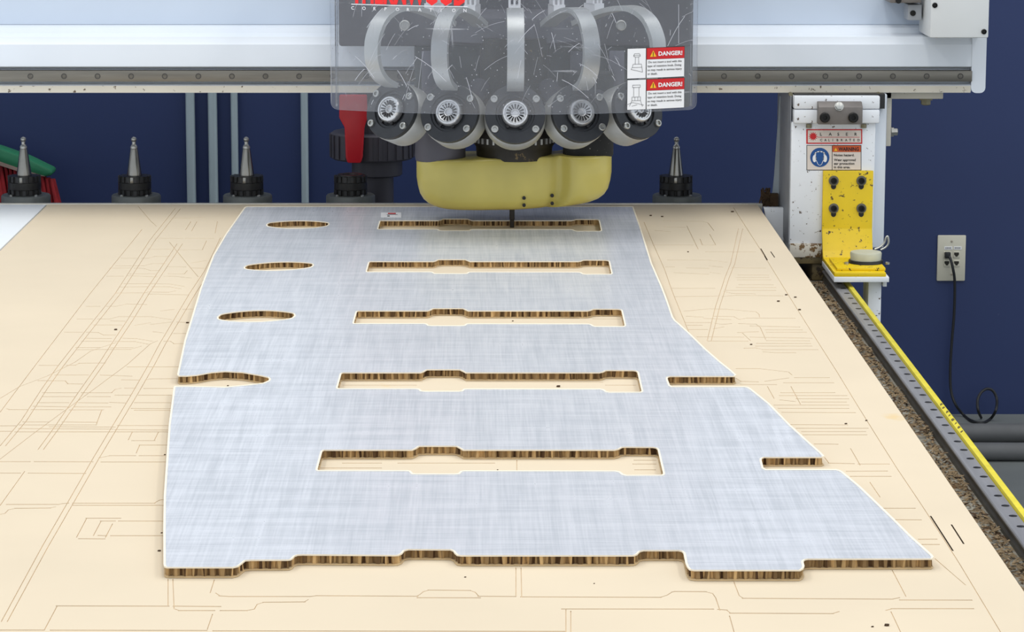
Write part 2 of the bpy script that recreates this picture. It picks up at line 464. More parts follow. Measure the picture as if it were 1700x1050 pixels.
# long runs on the left
g((236, 381), (151, 486), (60, 605), (0, 685))
gp(9, (291, 346), (248, 400), (191, 488), (140, 552), (97, 607), (70, 645), (35, 699), (0, 741))
gp(9, (294, 405), (239, 487), (212, 531), (184, 573), (164, 604), (130, 652), (88, 713), (63, 747))
gp(10, (366, 395), (341, 448), (315, 487), (289, 531), (265, 571), (246, 607), (219, 654), (192, 699), (153, 764), (114, 832), (70, 908), (2, 1033))
g((229, 342), (250, 367), (260, 376)); g((281, 402), (313, 441), (329, 460))
g((0, 763), (56, 720), (109, 681), (150, 651), (212, 605), (250, 571), (262, 566))
g((0, 662), (33, 642), (78, 625), (124, 602), (151, 583), (193, 569))
g((41, 783), (0, 840)); g((169, 681), (160, 705))
for s in """202,429 229,429|236,429 246,429 257,426 281,426|192,441.6 218,441.6|223,441.6 239,441.6 252,438 274,438|181,446 216,445|223,445.6 239,446 250,449.5 264,449.5
216,455 259,455|178,459 204,459|213,458 260,460|273,459 289,459 317,462|206,471.5 252,471.5|255,471.5 283,472 306,476|200,477 244,476.5|253,476.5 281,476.5 301,480
193,487 243,486.5|246,485 280,485.6 292,483|246,488.5 311,490|144,509 165,509|178,509 192,509 211,505 243,506|246,414 283,414|297,415 336,415 343,400|257,396 303,396|308,396 354,396
278,443 308,443.4|317,437 343,433|318,445 341,446|280,455 306,455 311,449.5|267,516.5 289,514|283,363 338,361.5|308,382 317,368|318,384 327,368|357,388 361,368
163,530 182,530 197,526 250,526 285,531|129,530 153,530|184,533 207,533.7|157,540 201,540|224,540.6 250,536|250,539 285,535|294,535 313,536|304,514 320,513.5|108,552 136,552
144,552 163,552.4 172,556.6 191,556.6|254,551 271,553|289,554 311,554|142,562 184,562.5|205,562 226,562.5 254,567|136,567 184,567|191,567 224,567.6 247,572|273,567 283,567 289,571 306,571
127,577.5 165,577.5|129,581 216,580.6 235,575|184,578 220,577.7|66,607 96,607|111,607 125,606.7 132,603.4 174,603|212,609.5 296,609.5|92,623 146,623|167,623 218,625|64,632.4 108,632.8 113,637.7 136,638
203,631 231,631.4|241,631.4 250,629.5 294,629|72,652.6 127,652.6|136,652.6 185,652.6 191,647 201,645|208,645 224,645|240,645.3 286,645.3|71,659 123,659|146,659 182,659|192,656.5 215,656.5|231,656.5 284,656.5
63,669 113,669|131,669 178,669.5|183,668.5 208,669.5|224,669 282,669|56,675 113,676|125,676 183,676|219,678.5 284,679|11,679 16,680.5 44,680.6|53,680.6 104,680.6|116,681 171,681|224,681.5 282,681.8
39,701 79,701|104,701 160,701.5|0,707.6 25,707.3|33,706 159,706|83,709 190,709.5|196,707 280,707|32,712 187,713|0,716.5 18,716.5|26,717.5 279,717.5|192,713.8 280,714.5|220,717 213,731|220,732 256,732 263,718
232,739.4 277,739.4|232,739.4 226,753|164,761 183,757 224,757|232,757 273,757|0,767 49,767|58,767 153,767.3|169,767.6 275,767.6|0,786 33,786|48,786 141,786.6|12,838 97,838 104,836.7 113,836
122,836 256,836 261,833 265,831 272,830|122,839.5 272,839.5|0,854.7 8,853 14,847 26,844.5 83,844 92,842|199,861 144,861 127,893|132,895 173,895.3|190,865.6 168,865.6 155,890|164,889.6 176,890|187,870 175,893|198,865.6 271,865.8|185,890 271,890
95,1006.6 279,1007|95,1006.6 74,1046|0,1046.8 72,1046.8|85,1047 342,1047.5|279,962 279,1006|287,962 289,1012|289,1007 365,1007.7|291,1012 298,1014.4 355,1014.4|367,1014.4 409,1014.4 422,1012 427,1004 438,1000.6 505,1000 512,996
356,963 349,985|358,985 365,990 381,991 515,991 526,989.7 560,989.9 692,990.6 698,987 703,983 712,980.4 780,981 789,984 795,990.6 855,991|353,1020 344,1046|355,1048 938,1049|694,993 796,993.2|856.5,943 856.5,990
865,943 866,991.6 1096,992.4 1107,989 1116,983.5 1121,982.7 1171,983 1183,986 1188,993 1195,1014|934,1011.8 1183,1012|939.5,1012 939.5,1055|947.6,1015 947.6,1055|1193,1012.4 1206,1013.4 1213,1018.7 1382,1019.4 1393,1016|1211,1023 1220,1055
1218,966 1227,989.4 1234,994 1481,995.4 1493,993|1495,996.8 1612,997|1481,947 1504,991|1471,1014 1481,1011.3 1615,1011.3|1479,1016 1495,1050|1552,928 1603,972|1526,896 1554,895.8|1532,904.6 1558,904.6
1217,344 1260,411 1300,476 1338,537 1389,617 1420,668 1459,730.6 1489,778 1528,836 1545,862 1583,921 1595,940 1661,1050|1069,369 1085,407 1103,447 1113,476 1119,492 1137,536 1145,556
1226,380 1213,438 1204,460 1188,509 1174,566|1233,380 1220,438 1211,460 1195,509 1181,566|1101,366.6 1167,368 1175,370 1185,383|1140,375 1159,414|1178,389 1188,407|1162,397 1166,407 1187,407|1087,407 1150,407|1103,377 1137,377.6|1087,382.8 1113,385
1172,418.5 1254,418.5|1109,432 1175,432 1207,435.7|1106,443.5 1119,443.5|1140,445 1176,446|1177,441.6 1200,444|1119,453 1176,455.6|1179,452.6 1197,455|1216,444.6 1270,445.6|1226,457 1276,457|1223,461.2 1276,461|1225,465 1279,465
1227,473 1283,473|1223,477.8 1287,477.8|1206,482.4 1287,482.4|1114,479 1186,479|1121,493 1192,492|1200,483.8 1215,487.4 1253,488|1199,492.6 1223,490.6 1299,491.6|1136,517 1178,513 1206,513.8 1255,518 1260,522 1261,527|1140,525.3 1167,527
1186,525.3 1218,526 1227,530.6|1169,529 1213,531|1227,530.6 1241,528.5 1319,528.8|1139,536 1179,536|1142,540.3 1165,540.3|1186,536.8 1199,539 1214,537.6|1227,537.5 1255,538.6 1262,543.8 1271,564|1246,541.6 1327,543.3|1184,546.5 1202,543|1144,547.4 1174,547.4
1225,552.6 1259,551|1271,548 1331,548|1273,552 1338,552|1158,559.7 1234,560|1176,566.8 1241,566.8|1246,560 1347,562|1273,566 1343,566.2|1257,570.5 1345,570.8|1255,575 1347,575|1236,578.5 1255,578 1267,581 1357,581|1267,584.4 1287,586 1320,586|1232,553 1246,566
1223,612.4 1260,612.4 1309,618 1315,623|1221,628 1230,633.5 1258,634.4|1270,633.5 1309,628|1320,627.4 1376,627.4|1302,636 1383,636|1230,639 1288,639|1313,642 1329,672|1274,642 1285,662|1297,652.6 1385,652.4|1295,657.2 1405,657.2|1323,662.5 1408,662.6
1295,664.4 1320,667|1332,668 1404,668|1286,673 1408,673|1293,678.3 1408,678.5|1299,685 1419,685.6|1313,705.5 1406,706|1323,711.5 1440,711.5|1332,717 1436,717|1334,722.3 1438,722.3|1353,737.6 1390,738|1369,760 1376,769.4 1417,770.3|1426,771 1475,771|1412,745 1428,773
1406,783 1472,782.6|1413,791.4 1478,791.4|1444,801 1461,826|1467,844.4 1518,844.4|1484,863.3 1528,863.7|570,769.3 632,769.3|530,777.6 632,777.6|662,769.3 820,769.3|685,789 760,789|1054,764.6 1088,764.6|1052,771 1088,771|1055,780.6 1087,780.6|1034,790.5 1100,790.5
575,634 700,634|570,640 690,640|775,634 1000,635|1010,630 1050,630|1006,640 1055,640|598,529 690,530|780,527 960,529|985,530 1030,530|620,444 720,444|780,444 960,444|858,764 858,785""".replace('\n', '|').split('|'):
    G.append([tuple(float(c) for c in p.split(',')) for p in s.split()])
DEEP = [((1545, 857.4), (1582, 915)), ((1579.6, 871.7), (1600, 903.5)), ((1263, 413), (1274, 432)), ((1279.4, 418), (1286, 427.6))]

def ribbon_quads(pts, w):
    out = []
    for a, b in zip(pts[:-1], pts[1:]):
        d = b - a
        if d.length < 1e-6: continue
        d.normalize(); wd = w if w > 0 else 0.0011 + 0.0024 * abs(d.x) ** 3
        p = Vector((-d.y, d.x)) * wd / 2; e = d * wd * 0.45
        out.append([a - p - e, b - p + e, b + p + e, a + p - e])
    return out
def flat(px, py, z=0.0):
    q = T(px, py, z); return Vector((q.x, q.y))

def cut_board():
    x0, x1, y0, y1 = X_L, X_R, Y_N, Y_F
    verts = [Vector((x0, y0)), Vector((x1, y0)), Vector((x1, y1)), Vector((x0, y1))]
    faces = [[0, 1, 2, 3]]; level = [0]
    def addq(qs, lv):
        for q in qs:
            q = [Vector((min(max(v.x, x0 + 0.004), x1 - 0.004), min(max(v.y, y0 + 0.004), y1 - 0.004))) for v in q]
            s = len(verts); verts.extend(q); faces.append([s, s + 1, s + 2, s + 3]); level.append(lv)
    for pl in G:
        for q in ribbon_quads([flat(*p) for p in pl], -1):
            d_ = q[1] - q[0]; addq([q], 2 if abs(d_.x) > 0.8 * d_.length else 1)
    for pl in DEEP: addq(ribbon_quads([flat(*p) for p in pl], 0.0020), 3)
    vo, eo, fo, _, _, of = delaunay_2d_cdt(verts, [], faces, 1, 1e-6, True)
    Z = (0.0, -0.0014, -0.0030, -0.012)
    bm = NB(); cache = {}
    def vert(i, lv):
        k = (i, lv)
        if k not in cache: cache[k] = bm.verts.new((vo[i].x, vo[i].y, Z[lv] if lv < 4 else -BT))
        return cache[k]
    emap = {}
    for f, o in zip(fo, of):
        lv = max([level[i] for i in o], default=0)
        try:
            nf = bm.faces.new([vert(i, lv) for i in f]); nf.material_index = lv
        except ValueError: continue
        for i in range(len(f)):
            a, b = f[i], f[(i + 1) % len(f)]
            emap.setdefault((min(a, b), max(a, b)), []).append((lv, a, b))
    for k, l in emap.items():
        if len(l) == 2 and l[0][0] != l[1][0]:
            hi, lo = (l[0], l[1]) if l[0][0] < l[1][0] else (l[1], l[0])
            a, b = hi[1], hi[2]
            try:
                nf = bm.faces.new((vert(b, hi[0]), vert(a, hi[0]), vert(a, lo[0]), vert(b, lo[0]))); nf.material_index = lo[0]
            except ValueError: pass
        elif len(l) == 1:
            lv, a, b = l[0]
            try: bm.faces.new((vert(b, lv), vert(a, lv), vert(a, 4), vert(b, 4)))
            except ValueError: pass
    return bm
bm = cut_board()
tag(obj('spoil_board', bm, [M_board, M_groove, M_groove, M_slotdark], None, 0), 'tan fibreboard spoil board scored with many routed grooves', 'board')

# ================================================================== HONEYCOMB PANEL
PT = 0.0125
SK = 0.0009
OUT = [(410, 343.5), (1051, 343.5), (1062, 374), (1082, 438), (1099, 477), (1107, 498), (1117, 527), (1121, 533), (1127, 538), (1144, 553.5), (1171, 580), (1195, 601), (1215, 617), (1222, 623.5), (1219, 625.5),
       (1112, 625.5), (1108, 627), (1108, 631), (1112, 641), (1116, 643), (1236, 643), (1242, 644), (1247, 647), (1277, 671), (1311, 706), (1346, 738), (1363, 753), (1368, 758.5), (1364, 760),
       (1268, 760), (1264, 762), (1264, 766), (1267, 778), (1272, 780.7), (1388, 780.7), (1394, 782), (1399, 785), (1428, 809), (1483, 862), (1512, 891), (1547, 922.5), (1549.5, 926), (1547, 928.8),
       (1341, 929), (1336, 930), (1333, 933), (1335, 941), (1333, 945), (1328, 947.8), (1153, 947.8), (1145, 946.5), (1141, 942), (1138.5, 936), (1135, 919), (1132, 916), (1127, 914.8), (1068, 914.8), (1062, 916.4), (1057, 921.6), (1052, 923.2), (1046, 923.4),
       (766, 923.4), (759, 922.6), (755, 919), (753, 915.8), (748, 913.4), (678, 913), (671, 915), (667, 920), (661, 922.6), (654, 923), (503, 921.8), (494, 922.2), (489, 924), (485.5, 928), (482, 930), (476, 930.6), (416, 930.8), (407, 931.6), (401, 936.6), (395, 941), (387, 943), (277, 943), (273, 941.5), (272, 938),
       (271.6, 880), (272.4, 825), (278, 743), (280.6, 706), (288.6, 645), (290, 642.4),
       (310, 642.3), (336, 642.6), (374, 643.6), (412, 640), (437, 637), (446, 633), (447.6, 630), (445, 627), (431, 623.8), (403, 619), (374, 617.4), (351, 619.2), (327, 623.6), (310, 625), (297, 625), (294.5, 623),
       (296.6, 613), (306.7, 565.7), (313, 545.5), (333.5, 477.6), (354, 424.5), (375, 389), (406, 345)]
SLOT = [(537.6, 748), (684, 748), (690, 745.4), (695.8, 741.3), (702, 741), (752, 741), (758, 741.3), (763.5, 744.5), (769, 748), (1020, 748), (1027, 746.2), (1032.5, 743), (1038, 742.6), (1084, 743), (1089, 744), (1092, 746.4),
        (1102, 789), (1101.5, 791.5), (1099, 792.8), (1041, 793), (1035, 791.4), (1030, 787), (1023, 785.4), (771, 785), (765, 785.6), (761, 790), (755, 790.6), (691, 790.6), (685, 790), (681, 785.4), (675, 784.6), (528, 784.4), (526, 783), (526.6, 780), (534.6, 750)]
SLOT_AT = [(633, 366.8), (615, 434.8), (594.5, 516.8), (569, 619.5), (537.6, 748)]
def lens(l, t, r, b):
    L0, T0, R0, B0 = [flat(*p, PT) for p in (l, t, r, b)]
    c = (L0 + R0) / 2; pts = []
    hw = (R0.x - L0.x) / 2; hy = (R0.y - L0.y) / 2
    for sg, e in ((1, T0), (-1, B0)):
        for k in range(41):
            s = sg * (-1 + 2 * k / 40.0); s = math.copysign(abs(s) ** 0.8, s)
            h = abs(e.y - c.y) * (0.42 + 0.58 * (1 - s * s)) * math.sqrt(max(0.0, 1 - abs(s) ** 26))
            pts.append(Vector((c.x + hw * s, c.y + hy * s + sg * h)))
    return pts
loops = [[flat(x, y, PT) for x, y in OUT]]
base = [flat(x, y, PT) for x, y in SLOT]; b0 = flat(*SLOT_AT[4], PT)
for p in SLOT_AT:
    d = flat(*p, PT)
    loops.append([Vector((d.x + (q.x - b0.x), d.y + (q.y - b0.y) * 0.94)) for q in base])
loops.append(lens((443.4, 373), (493, 367), (546, 372.5), (493, 380)))
loops.append(lens((406.4, 444), (463.6, 435.5), (519.7, 441), (463.6, 449.7)))
loops.append(lens((362, 527), (420, 516), (489, 525), (419, 535)))
def signed(l): return sum(a.x * b.y - b.x * a.y for a, b in zip(l, l[1:] + l[:1])) / 2
def clean(l):
    out = []
    for p in l:
        if not out or (p - out[-1]).length > 0.0008: out.append(p)
    if (out[0] - out[-1]).length < 0.0008: out.pop()
    return out
LP = []
for i, l in enumerate(loops):
    l = clean(l)
    s = signed(l)
    if (i == 0) != (s > 0): l = l[::-1]         # outer loop ccw, openings cw: material always lies to the left
    LP.append(l)
def offset_loop(l, d):
    n = len(l); out = []
    for i in range(n):
        a = (l[i] - l[i - 1]).normalized(); b = (l[(i + 1) % n] - l[i]).normalized()
        na = Vector((-a.y, a.x)); nb = Vector((-b.y, b.x)); m_ = (na + nb)
        if m_.length < 0.2: m_ = na
        m_.normalize(); out.append(l[i] + m_ * (d / max(0.5, m_.dot(na))))
    return out
def skin(z0, z1):
    verts = []; faces = []
    for l in LP:
        s = len(verts); verts += l; faces.append(list(range(s, s + len(l))) if signed(l) > 0 else list(range(s + len(l) - 1, s - 1, -1)))
    vo, eo, fo, _, _, of = delaunay_2d_cdt(verts, [], faces, 1, 1e-7, True)
    bm = NB(); top = [bm.verts.new((v.x, v.y, z1)) for v in vo]; bot = [bm.verts.new((v.x, v.y, z0)) for v in vo]
    em = {}
    for f, o in zip(fo, of):
        if list(o) != [0]: continue
        bm.faces.new([top[i] for i in f]); bm.faces.new([bot[i] for i in reversed(f)])
        for i in range(len(f)):
            a, b = f[i], f[(i + 1) % len(f)]; em.setdefault((min(a, b), max(a, b)), []).append((a, b))
    for l in em.values():
        if len(l) == 1:
            a, b = l[0]; bm.faces.new((top[b], top[a], bot[a], bot[b]))
    bmesh.ops.delete(bm, geom=[v for v in bm.verts if not v.link_faces], context='VERTS')
    return bm
panel = thing('honeycomb_panel', 'large flat silver honeycomb panel with five notched slots on the tan board', 'panel', (0.05, 5.0, 0))
obj('top_skin', skin(PT - SK, PT), M_skin, panel, 0)
obj('bottom_skin', skin(0.0004, 0.0004 + SK * 1.6), M_skin_under, panel, 0)
# paper core: an open-cell wall follows every cut
bm = NB(); rnd = random.Random(11); tones = []
tone_l = bm.faces.layers.float.new('tone')
for l in LP:
    per = l + [l[0]]; seg = [(b - a).length for a, b in zip(per[:-1], per[1:])]; tot = sum(seg)
    ss = []; s = 0.0
    while s < tot - 0.002:
        ss.append(s); s += rnd.uniform(0.0017, 0.0038)
    cols = []; i = 0; acc = 0.0
    for j, s in enumerate(ss):
        while s > acc + seg[i]: acc += seg[i]; i += 1
        t = (s - acc) / seg[i]; p = per[i].lerp(per[i + 1], t); d = (per[i + 1] - per[i]).normalized(); nrm = Vector((-d.y, d.x))
        off = (0.0012 if (j // 2) % 2 == 0 else 0.0055) + rnd.uniform(0, 0.0012)
        p = p + nrm * off; jit = rnd.uniform(-0.0006, 0.0006)
        cols.append((bm.verts.new((p.x + jit, p.y, 0.0004 + SK * 1.6)), bm.verts.new((p.x - jit, p.y, PT - SK))))
    for j in range(len(cols)):
        a = cols[j]; b = cols[(j + 1) % len(cols)]
        f = bm.faces.new((a[0], b[0], b[1], a[1])); f[tone_l] = min(1, max(0, rnd.gauss(0.45, 0.32)))
core = obj('honeycomb_core', bm, M_core, panel, 0)
core['kind'] = 'stuff'
# pale fibre left standing along the cuts
bm = NB()
for l in LP:
    o1 = offset_loop(l, -0.0004); o2 = offset_loop(l, 0.0022); n = len(l)
    a = [bm.verts.new((p.x, p.y, PT + 0.0009)) for p in o1]; b = [bm.verts.new((p.x, p.y, PT + 0.0002)) for p in o2]; c = [bm.verts.new((p.x, p.y, PT - SK)) for p in o1]
    for i in range(n):
        k = (i + 1) % n
        bm.faces.new((a[i], a[k], b[k], b[i])); bm.faces.new((c[i], c[k], a[k], a[i]))
obj('cut_fibre', bm, M_skin_edge, panel, 0, 'pale fibre fringe along the cuts')
# small paper label near the far edge
bm = NB()
fl = lambda u, v: T(u, v, PT + 0.0006)
prism(bm, [T(632.5, 361, PT), T(666, 361, PT), T(666, 353.4, PT), T(632.5, 353.4, PT)], (0, 0, 0.0004))
lab = obj('paper_label', bm, M_lab_white, panel, 0, 'small white paper label with red print')
bm = NB(); quad(bm, 644, 657, 355.4, 353.6, fl); obj('print', bm, M_lab_red, lab, 0)
bm = NB(); quad(bm, 642, 660, 356.6, 355.9, fl); quad(bm, 643, 647, 359.6, 358, fl); obj('print', bm, M_lab_black, lab, 0)

# loose dark chips
for k, (px, py, w) in enumerate(((1305, 490.5, 5), (1292, 501.3, 6), (1320, 494.5, 5), (1327, 515.4, 6), (1247, 573, 5), (1080, 358.8, 5), (1099, 360.4, 5), (1142, 419, 4), (1216, 352.5, 6), (192, 548.4, 6), (311, 537, 6), (338, 466, 3),
                                 (378, 641.4, 4), (851, 534, 4), (927, 643, 8), (1404, 704.6, 5), (1438, 699.4, 5), (1472, 1040, 10), (273.4, 756, 4), (268, 886, 4), (264, 916, 6), (826, 781, 3), (1448, 1042, 5), (772, 959.5, 4), (986, 970, 3))):
    p = T(px, py); w = w * mpp(p.y) * 0.5; bm = NB(); rr = random.Random(k)
    q = [Vector((w * cos(a) * rr.uniform(0.7, 1), w * 0.8 * sin(a) * rr.uniform(0.6, 1), 0)) for a in (0.2, 1.3, 2.4, 3.5, 4.6, 5.6)]
    prism(bm, [p + v + Vector((0, 0, 0.0002)) for v in q], (0.0004, 0.0003, w * 0.6))
    lab_ = ('tiny dark chip lying in a cut-out of the silver panel' if py in (641.4, 534, 643, 781) else
            'tiny dark chip on the tan board close to the curved edge of the panel' if px in (338, 311, 273.4, 268, 264) else
            'tiny dark chip among the grooves of the tan board between sheet and panel' if px == 192 else
            'dark chip on the tan board in front of the stepped panel edge' if py > 950 else
            'tiny dark chip on the tan board between panel and yellow bracket')
    tag(obj('debris_chip', bm, M_chip_dark, None, 0), lab_, 'chip', 'chips left on the board')

# ================================================================== GANTRY (beam, leg, brackets: one welded thing)
YB = 6.30; YL = 6.27
def zc(py, Y): return V(850, py, Y).z
def xc(px, py, Y): return V(px, py, Y).x
XE = xc(1637, 100, YB)
gantry = thing('gantry', 'white enamelled gantry beam on a white leg with yellow bracket', 'gantry', (xc(1380, 430, YL), 6.4, RT))
zb = zc(154.5, YB)
prof = [(YB + 0.004, zb), (YB, zb + 0.004), (YB, zc(142, YB)), (YB + 0.006, zc(139.5, YB)), (YB + 0.018, zc(138.5, YB + 0.018)), (YB + 0.018, zc(114, YB + 0.018)), (YB + 0.006, zc(113, YB)), (YB, zc(110.5, YB)),
        (YB, zc(74, YB)), (YB + 0.003, zc(70, YB)), (YB + 0.006, zc(61, YB + 0.006)), (YB + 0.012, zc(58.5, YB + 0.012)), (YB + 0.05, zc(55, YB + 0.05)), (YB + 0.054, zc(46, YB + 0.054)), (YB + 0.062, zc(43.5, YB + 0.062)), (YB + 0.085, zc(41, YB + 0.085)),
        (YB + 0.085, 0.78), (YB + 0.32, 0.78), (YB + 0.32, zb)]
bm = NB(); prism(bm, [(-2.75, y, z) for y, z in prof], (XE - 0.03 + 2.75, 0, 0)); obj('beam', bm, M_white, gantry, 25)
bm = NB(); box(bm, -2.74, XE - 0.1, YB + 0.0822, YB + 0.086, zc(40.5, YB + 0.082), 0.77); obj('beam_upper_face', bm, mat('upper_face_tone', (198, 209, 224), 0.45, 0, 0.04, 3), gantry)  # thin sheet gives the upper beam face a slightly darker tone
# lower dirty lip and end plate
bm = NB(); box(bm, -2.75, XE - 0.031, YB - 0.0012, YB + 0.004, zb + 0.001, zc(142.5, YB)); obj('beam_lip', bm, M_white_dirty, gantry)
z63 = zc(60, YB)
pts = rrect(XE - 0.03, XE, zb, z63, 0.011); pts = [p if p[1] < (zb + z63) / 2 else ((XE if p[0] > XE - 0.015 else XE - 0.03), z63) for p in pts]
pp = []
for p in pts:
    if p not in pp: pp.append(p)
bm = NB(); prism(bm, [(x, YB - 0.0014, z) for x, z in pp], (0, 0.30, 0)); obj('end_plate', bm, M_white, gantry)
# linear rail with its bolts
zr0 = zc(135.5, YB - 0.006); zr1 = zc(117.5, YB - 0.006)
bm = NB(); box(bm, -2.7, xc(1613, 127, YB), YB - 0.008, YB + 0.0175, zr0, zr1, 0.0012); lr = obj('linear_rail', bm, M_rail, gantry)
zm = (zr0 + zr1) / 2
bm = NB(); lathe(bm, (xc(51.4, 127, YB), YB - 0.0078, zm), (0, -1, 0), [(0, 0.0062), (0.0006, 0.0062), (0.0006, 0.0045), (0.0002, 0.0042), (0.0002, 0.0015)], 14)
rb = obj('rail_bolt', bm, mat('rail_bolt_dark', (74, 72, 70), 0.5, 0.4), lr)
m0 = mpp(YB, 0.3)
for k in range(1, 13): clone(rb, (k * 55.7 * m0, 0, 0))
for k in range(7, 28 - 12): pass
for px in [1201.8 + 56.0 * k for k in range(0, 8)]: clone(rb, ((px - 51.4) * m0, 0, 0))
# cover box at the top right
YC = 6.19
bm = NB(); box(bm, xc(1544, 60, YC), xc(1641, 60, YC), YC, YB + 0.05, zc(63, YC), 0.66, 0.003); cov = obj('end_cover', bm, mat('cover_white', (224, 226, 226), 0.4, 0, 0.03, 6, spots=((96, 82, 64), 40, 0.74)), gantry)
bm = NB(); lathe(bm, (xc(1633.5, 52, YC), YC + 0.001, zc(52.5, YC)), (0, -1, 0), [(0, 0.0055), (0.003, 0.0055), (0.004, 0.004), (0.0015, 0.003)], 14); sc_ = obj('screw', bm, M_bolt_dark, cov)
clone(sc_, ((1551 - 1633.5) * mpp(YC, 0.3), 0, 0.054))
bm = NB(); box(bm, xc(1506, 20, YB), xc(1529, 20, YB), YB - 0.012, YB + 0.05, zc(33, YB), zc(7, YB), 0.002); lug = obj('cover_lug', bm, M_leg_side, gantry)
bm = NB(); lathe(bm, (xc(1514, 21, YB), YB - 0.011, zc(21, YB)), (0, -1, 0), [(0, 0.006), (0.004, 0.006), (0.004, 0.003), (0.002, 0.003)], 14); obj('screw', bm, M_bolt_dark, lug)
bm = NB(); box(bm, xc(1474, 5, YB), xc(1526, 5, YB), YB - 0.03, YB + 0.08, zc(5, YB - 0.03), zc(-10, YB), 0.002); lug2 = obj('cable_clip', bm, M_clamp, gantry)
bm = NB(); cyl(bm, (xc(1488, 0, YB), YB - 0.029, zc(1, YB - 0.03)), (xc(1488, 0, YB), YB - 0.034, zc(1, YB - 0.03)), 0.006, 12); obj('screw', bm, M_bolt_dark, lug2)

# leg
lx0 = xc(1312, 300, YL); lx1 = xc(1452, 300, YL)
bm = NB(); box(bm, lx0, lx1, YL, YL + 0.29, -0.083, zc(203, YL), 0.003); leg = obj('leg', bm, [M_white_worn], gantry)
bm = NB(); box(bm, lx0 - 0.0012, lx0 - 0.0002, YL + 0.004, YL + 0.28, -0.06, zc(160, YL)); obj('leg_side_shade', bm, M_leg_side, gantry)  # thin grey sheet paints shade onto the white leg's inner side
bm = NB(); box(bm, lx1 - 0.001, xc(1468, 300, YL + 0.04), YL + 0.022, YL + 0.27, -0.07, zb - 0.001, 0.004); obj('leg_flange', bm, M_white, gantry)
cx0 = xc(1317, 180, YL); cx1 = xc(1459.5, 180, YL)
bm = NB(); box(bm, cx0, cx1, YL - 0.012, YL + 0.27, zc(181, YL) + 0.0008, zc(159.5, YL - 0.012), 0.003); obj('leg_cap', bm, M_white_worn, gantry)
bm = NB(); box(bm, cx0, cx1, YL - 0.012, YL + 0.27, zc(204, YL), zc(181, YL) - 0.0004, 0.003); obj('leg_cap', bm, M_white_worn, gantry)
bm = NB(); box(bm, cx0 + 0.002, cx1 + 0.012, YL + 0.002, YL + 0.22, zc(159.5, YL - 0.012) - 0.028, zb + 0.0005); obj('rubber_pad', bm, M_black, gantry)
# grey clamp block with one hex bolt and two socket bolts
kx0 = xc(1355, 190, YL); kx1 = xc(1428, 190, YL); YK = YL - 0.012
z1 = zc(169, YK - 0.012); z0 = zc(207, YK - 0.03); zmid = zc(178, YK - 0.03)
bm = NB(); prism(bm, [(kx0, YK, z1), (kx0, YK - 0.012, z1), (kx0, YK - 0.028, zmid), (kx0, YK - 0.028, z0), (kx0, YK, z0)], (kx1 - kx0, 0, 0), 0.0012); kb = obj('clamp_block', bm, M_clamp, gantry)
bm = NB(); p = V(1393, 177, YK - 0.026); lathe(bm, p, (0, -1, 0.35), [(0, 0.008), (0.008, 0.008), (0.0085, 0.006)], 6); lathe(bm, p, (0, -1, 0.35), [(-0.002, 0.0095), (0.002, 0.0095)], 16); obj('hex_bolt', bm, M_zinc, kb, 20)
bm = NB(); p = V(1369, 195, YK - 0.028); lathe(bm, p, (0, -1, 0), [(0, 0.0105), (0.007, 0.0105), (0.0085, 0.009), (0.0085, 0.0045), (0.003, 0.004)], 18); sb_ = obj('socket_bolt', bm, M_bolt_dark, kb)
clone(sb_, (47 * mpp(YK, 0.2), 0, 0))
for px in (1343, 1434):
    bm = NB(); p = V(px, 206, YL - 0.004); cyl(bm, p, p + Vector((0, 0, -0.008)), 0.006, 8); obj('cap_bolt', bm, mat('dull_bolt', (128, 122, 100), 0.5, 0.5), gantry)
# bracket, bolts at the right of the beam joint
YP = 6.33
bm = NB(); box(bm, xc(1468.5, 200, YP), xc(1480, 200, YP), YP, YP + 0.2, zc(243, YP), zb - 0.0005, 0.002)
box(bm, xc(1468.5, 200, YP), xc(1566, 160, YP), YP, YP + 0.2, zc(164.5, YP), zb - 0.0005, 0.002); br = obj('joint_bracket', bm, M_white_dirty, gantry)
bm = NB(); p = V(1480, 219, YP + 0.03); lathe(bm, p, (1, 0, 0), [(-0.001, 0.011), (0.004, 0.011), (0.004, 0.0085), (0.012, 0.0085), (0.0135, 0.006)], 6); obj('hex_bolt', bm, M_zinc, br, 20)
bm = NB(); p = V(1537, 163, YP + 0.02); lathe(bm, p, (0, 0, -1), [(-0.001, 0.015), (0.004, 0.015), (0.004, 0.011), (0.013, 0.011), (0.015, 0.007)], 6); obj('hex_bolt', bm, mat('dull_bolt', (128, 122, 100), 0.5, 0.5), br, 20)
for px in (1312, 1458):
    bm = NB(); p = V(px, 156, YB - 0.002); cyl(bm, p, p + Vector((0, -0.012, 0)), 0.0045, 8); obj('joint_screw', bm, mat('dull_bolt', (128, 122, 100), 0.5, 0.5), gantry)
# clear gusset plate and dark brush on the inner side of the leg
bm = NB(); pts = [V(1292, 158, YL + 0.25), V(1296, 158, YL + 0.25), V(1296, 345, YL + 0.25), V(1277, 345, YL + 0.25), V(1283, 290, YL + 0.25)]
prism(bm, [Vector((p.x, p.y - 0.03, p.z)) for p in pts], (0, 0.006, 0)); obj('gusset_plate', bm, M_gusset, gantry, 0)
bm = NB(); pts = [V(1268, 345, YL + 0.12), V(1311.5, 346, YL + 0.12), V(1311.5, 420, YL + 0.12), V(1272, 366, YL + 0.12)]
prism(bm, pts, (0, 0.02, 0), 0.001); obj('wiper_plate', bm, M_white_worn, gantry)
bm = NB(); rr = random.Random(5)
for k in range(60):
    p = V(rr.uniform(1264, 1279), rr.uniform(312, 336), YL + 0.2); d = Vector((rr.uniform(-0.006, 0.006), rr.uniform(-0.01, 0.01), rr.uniform(-0.02, -0.005))); cyl(bm, p, p + d, 0.0016, 4)
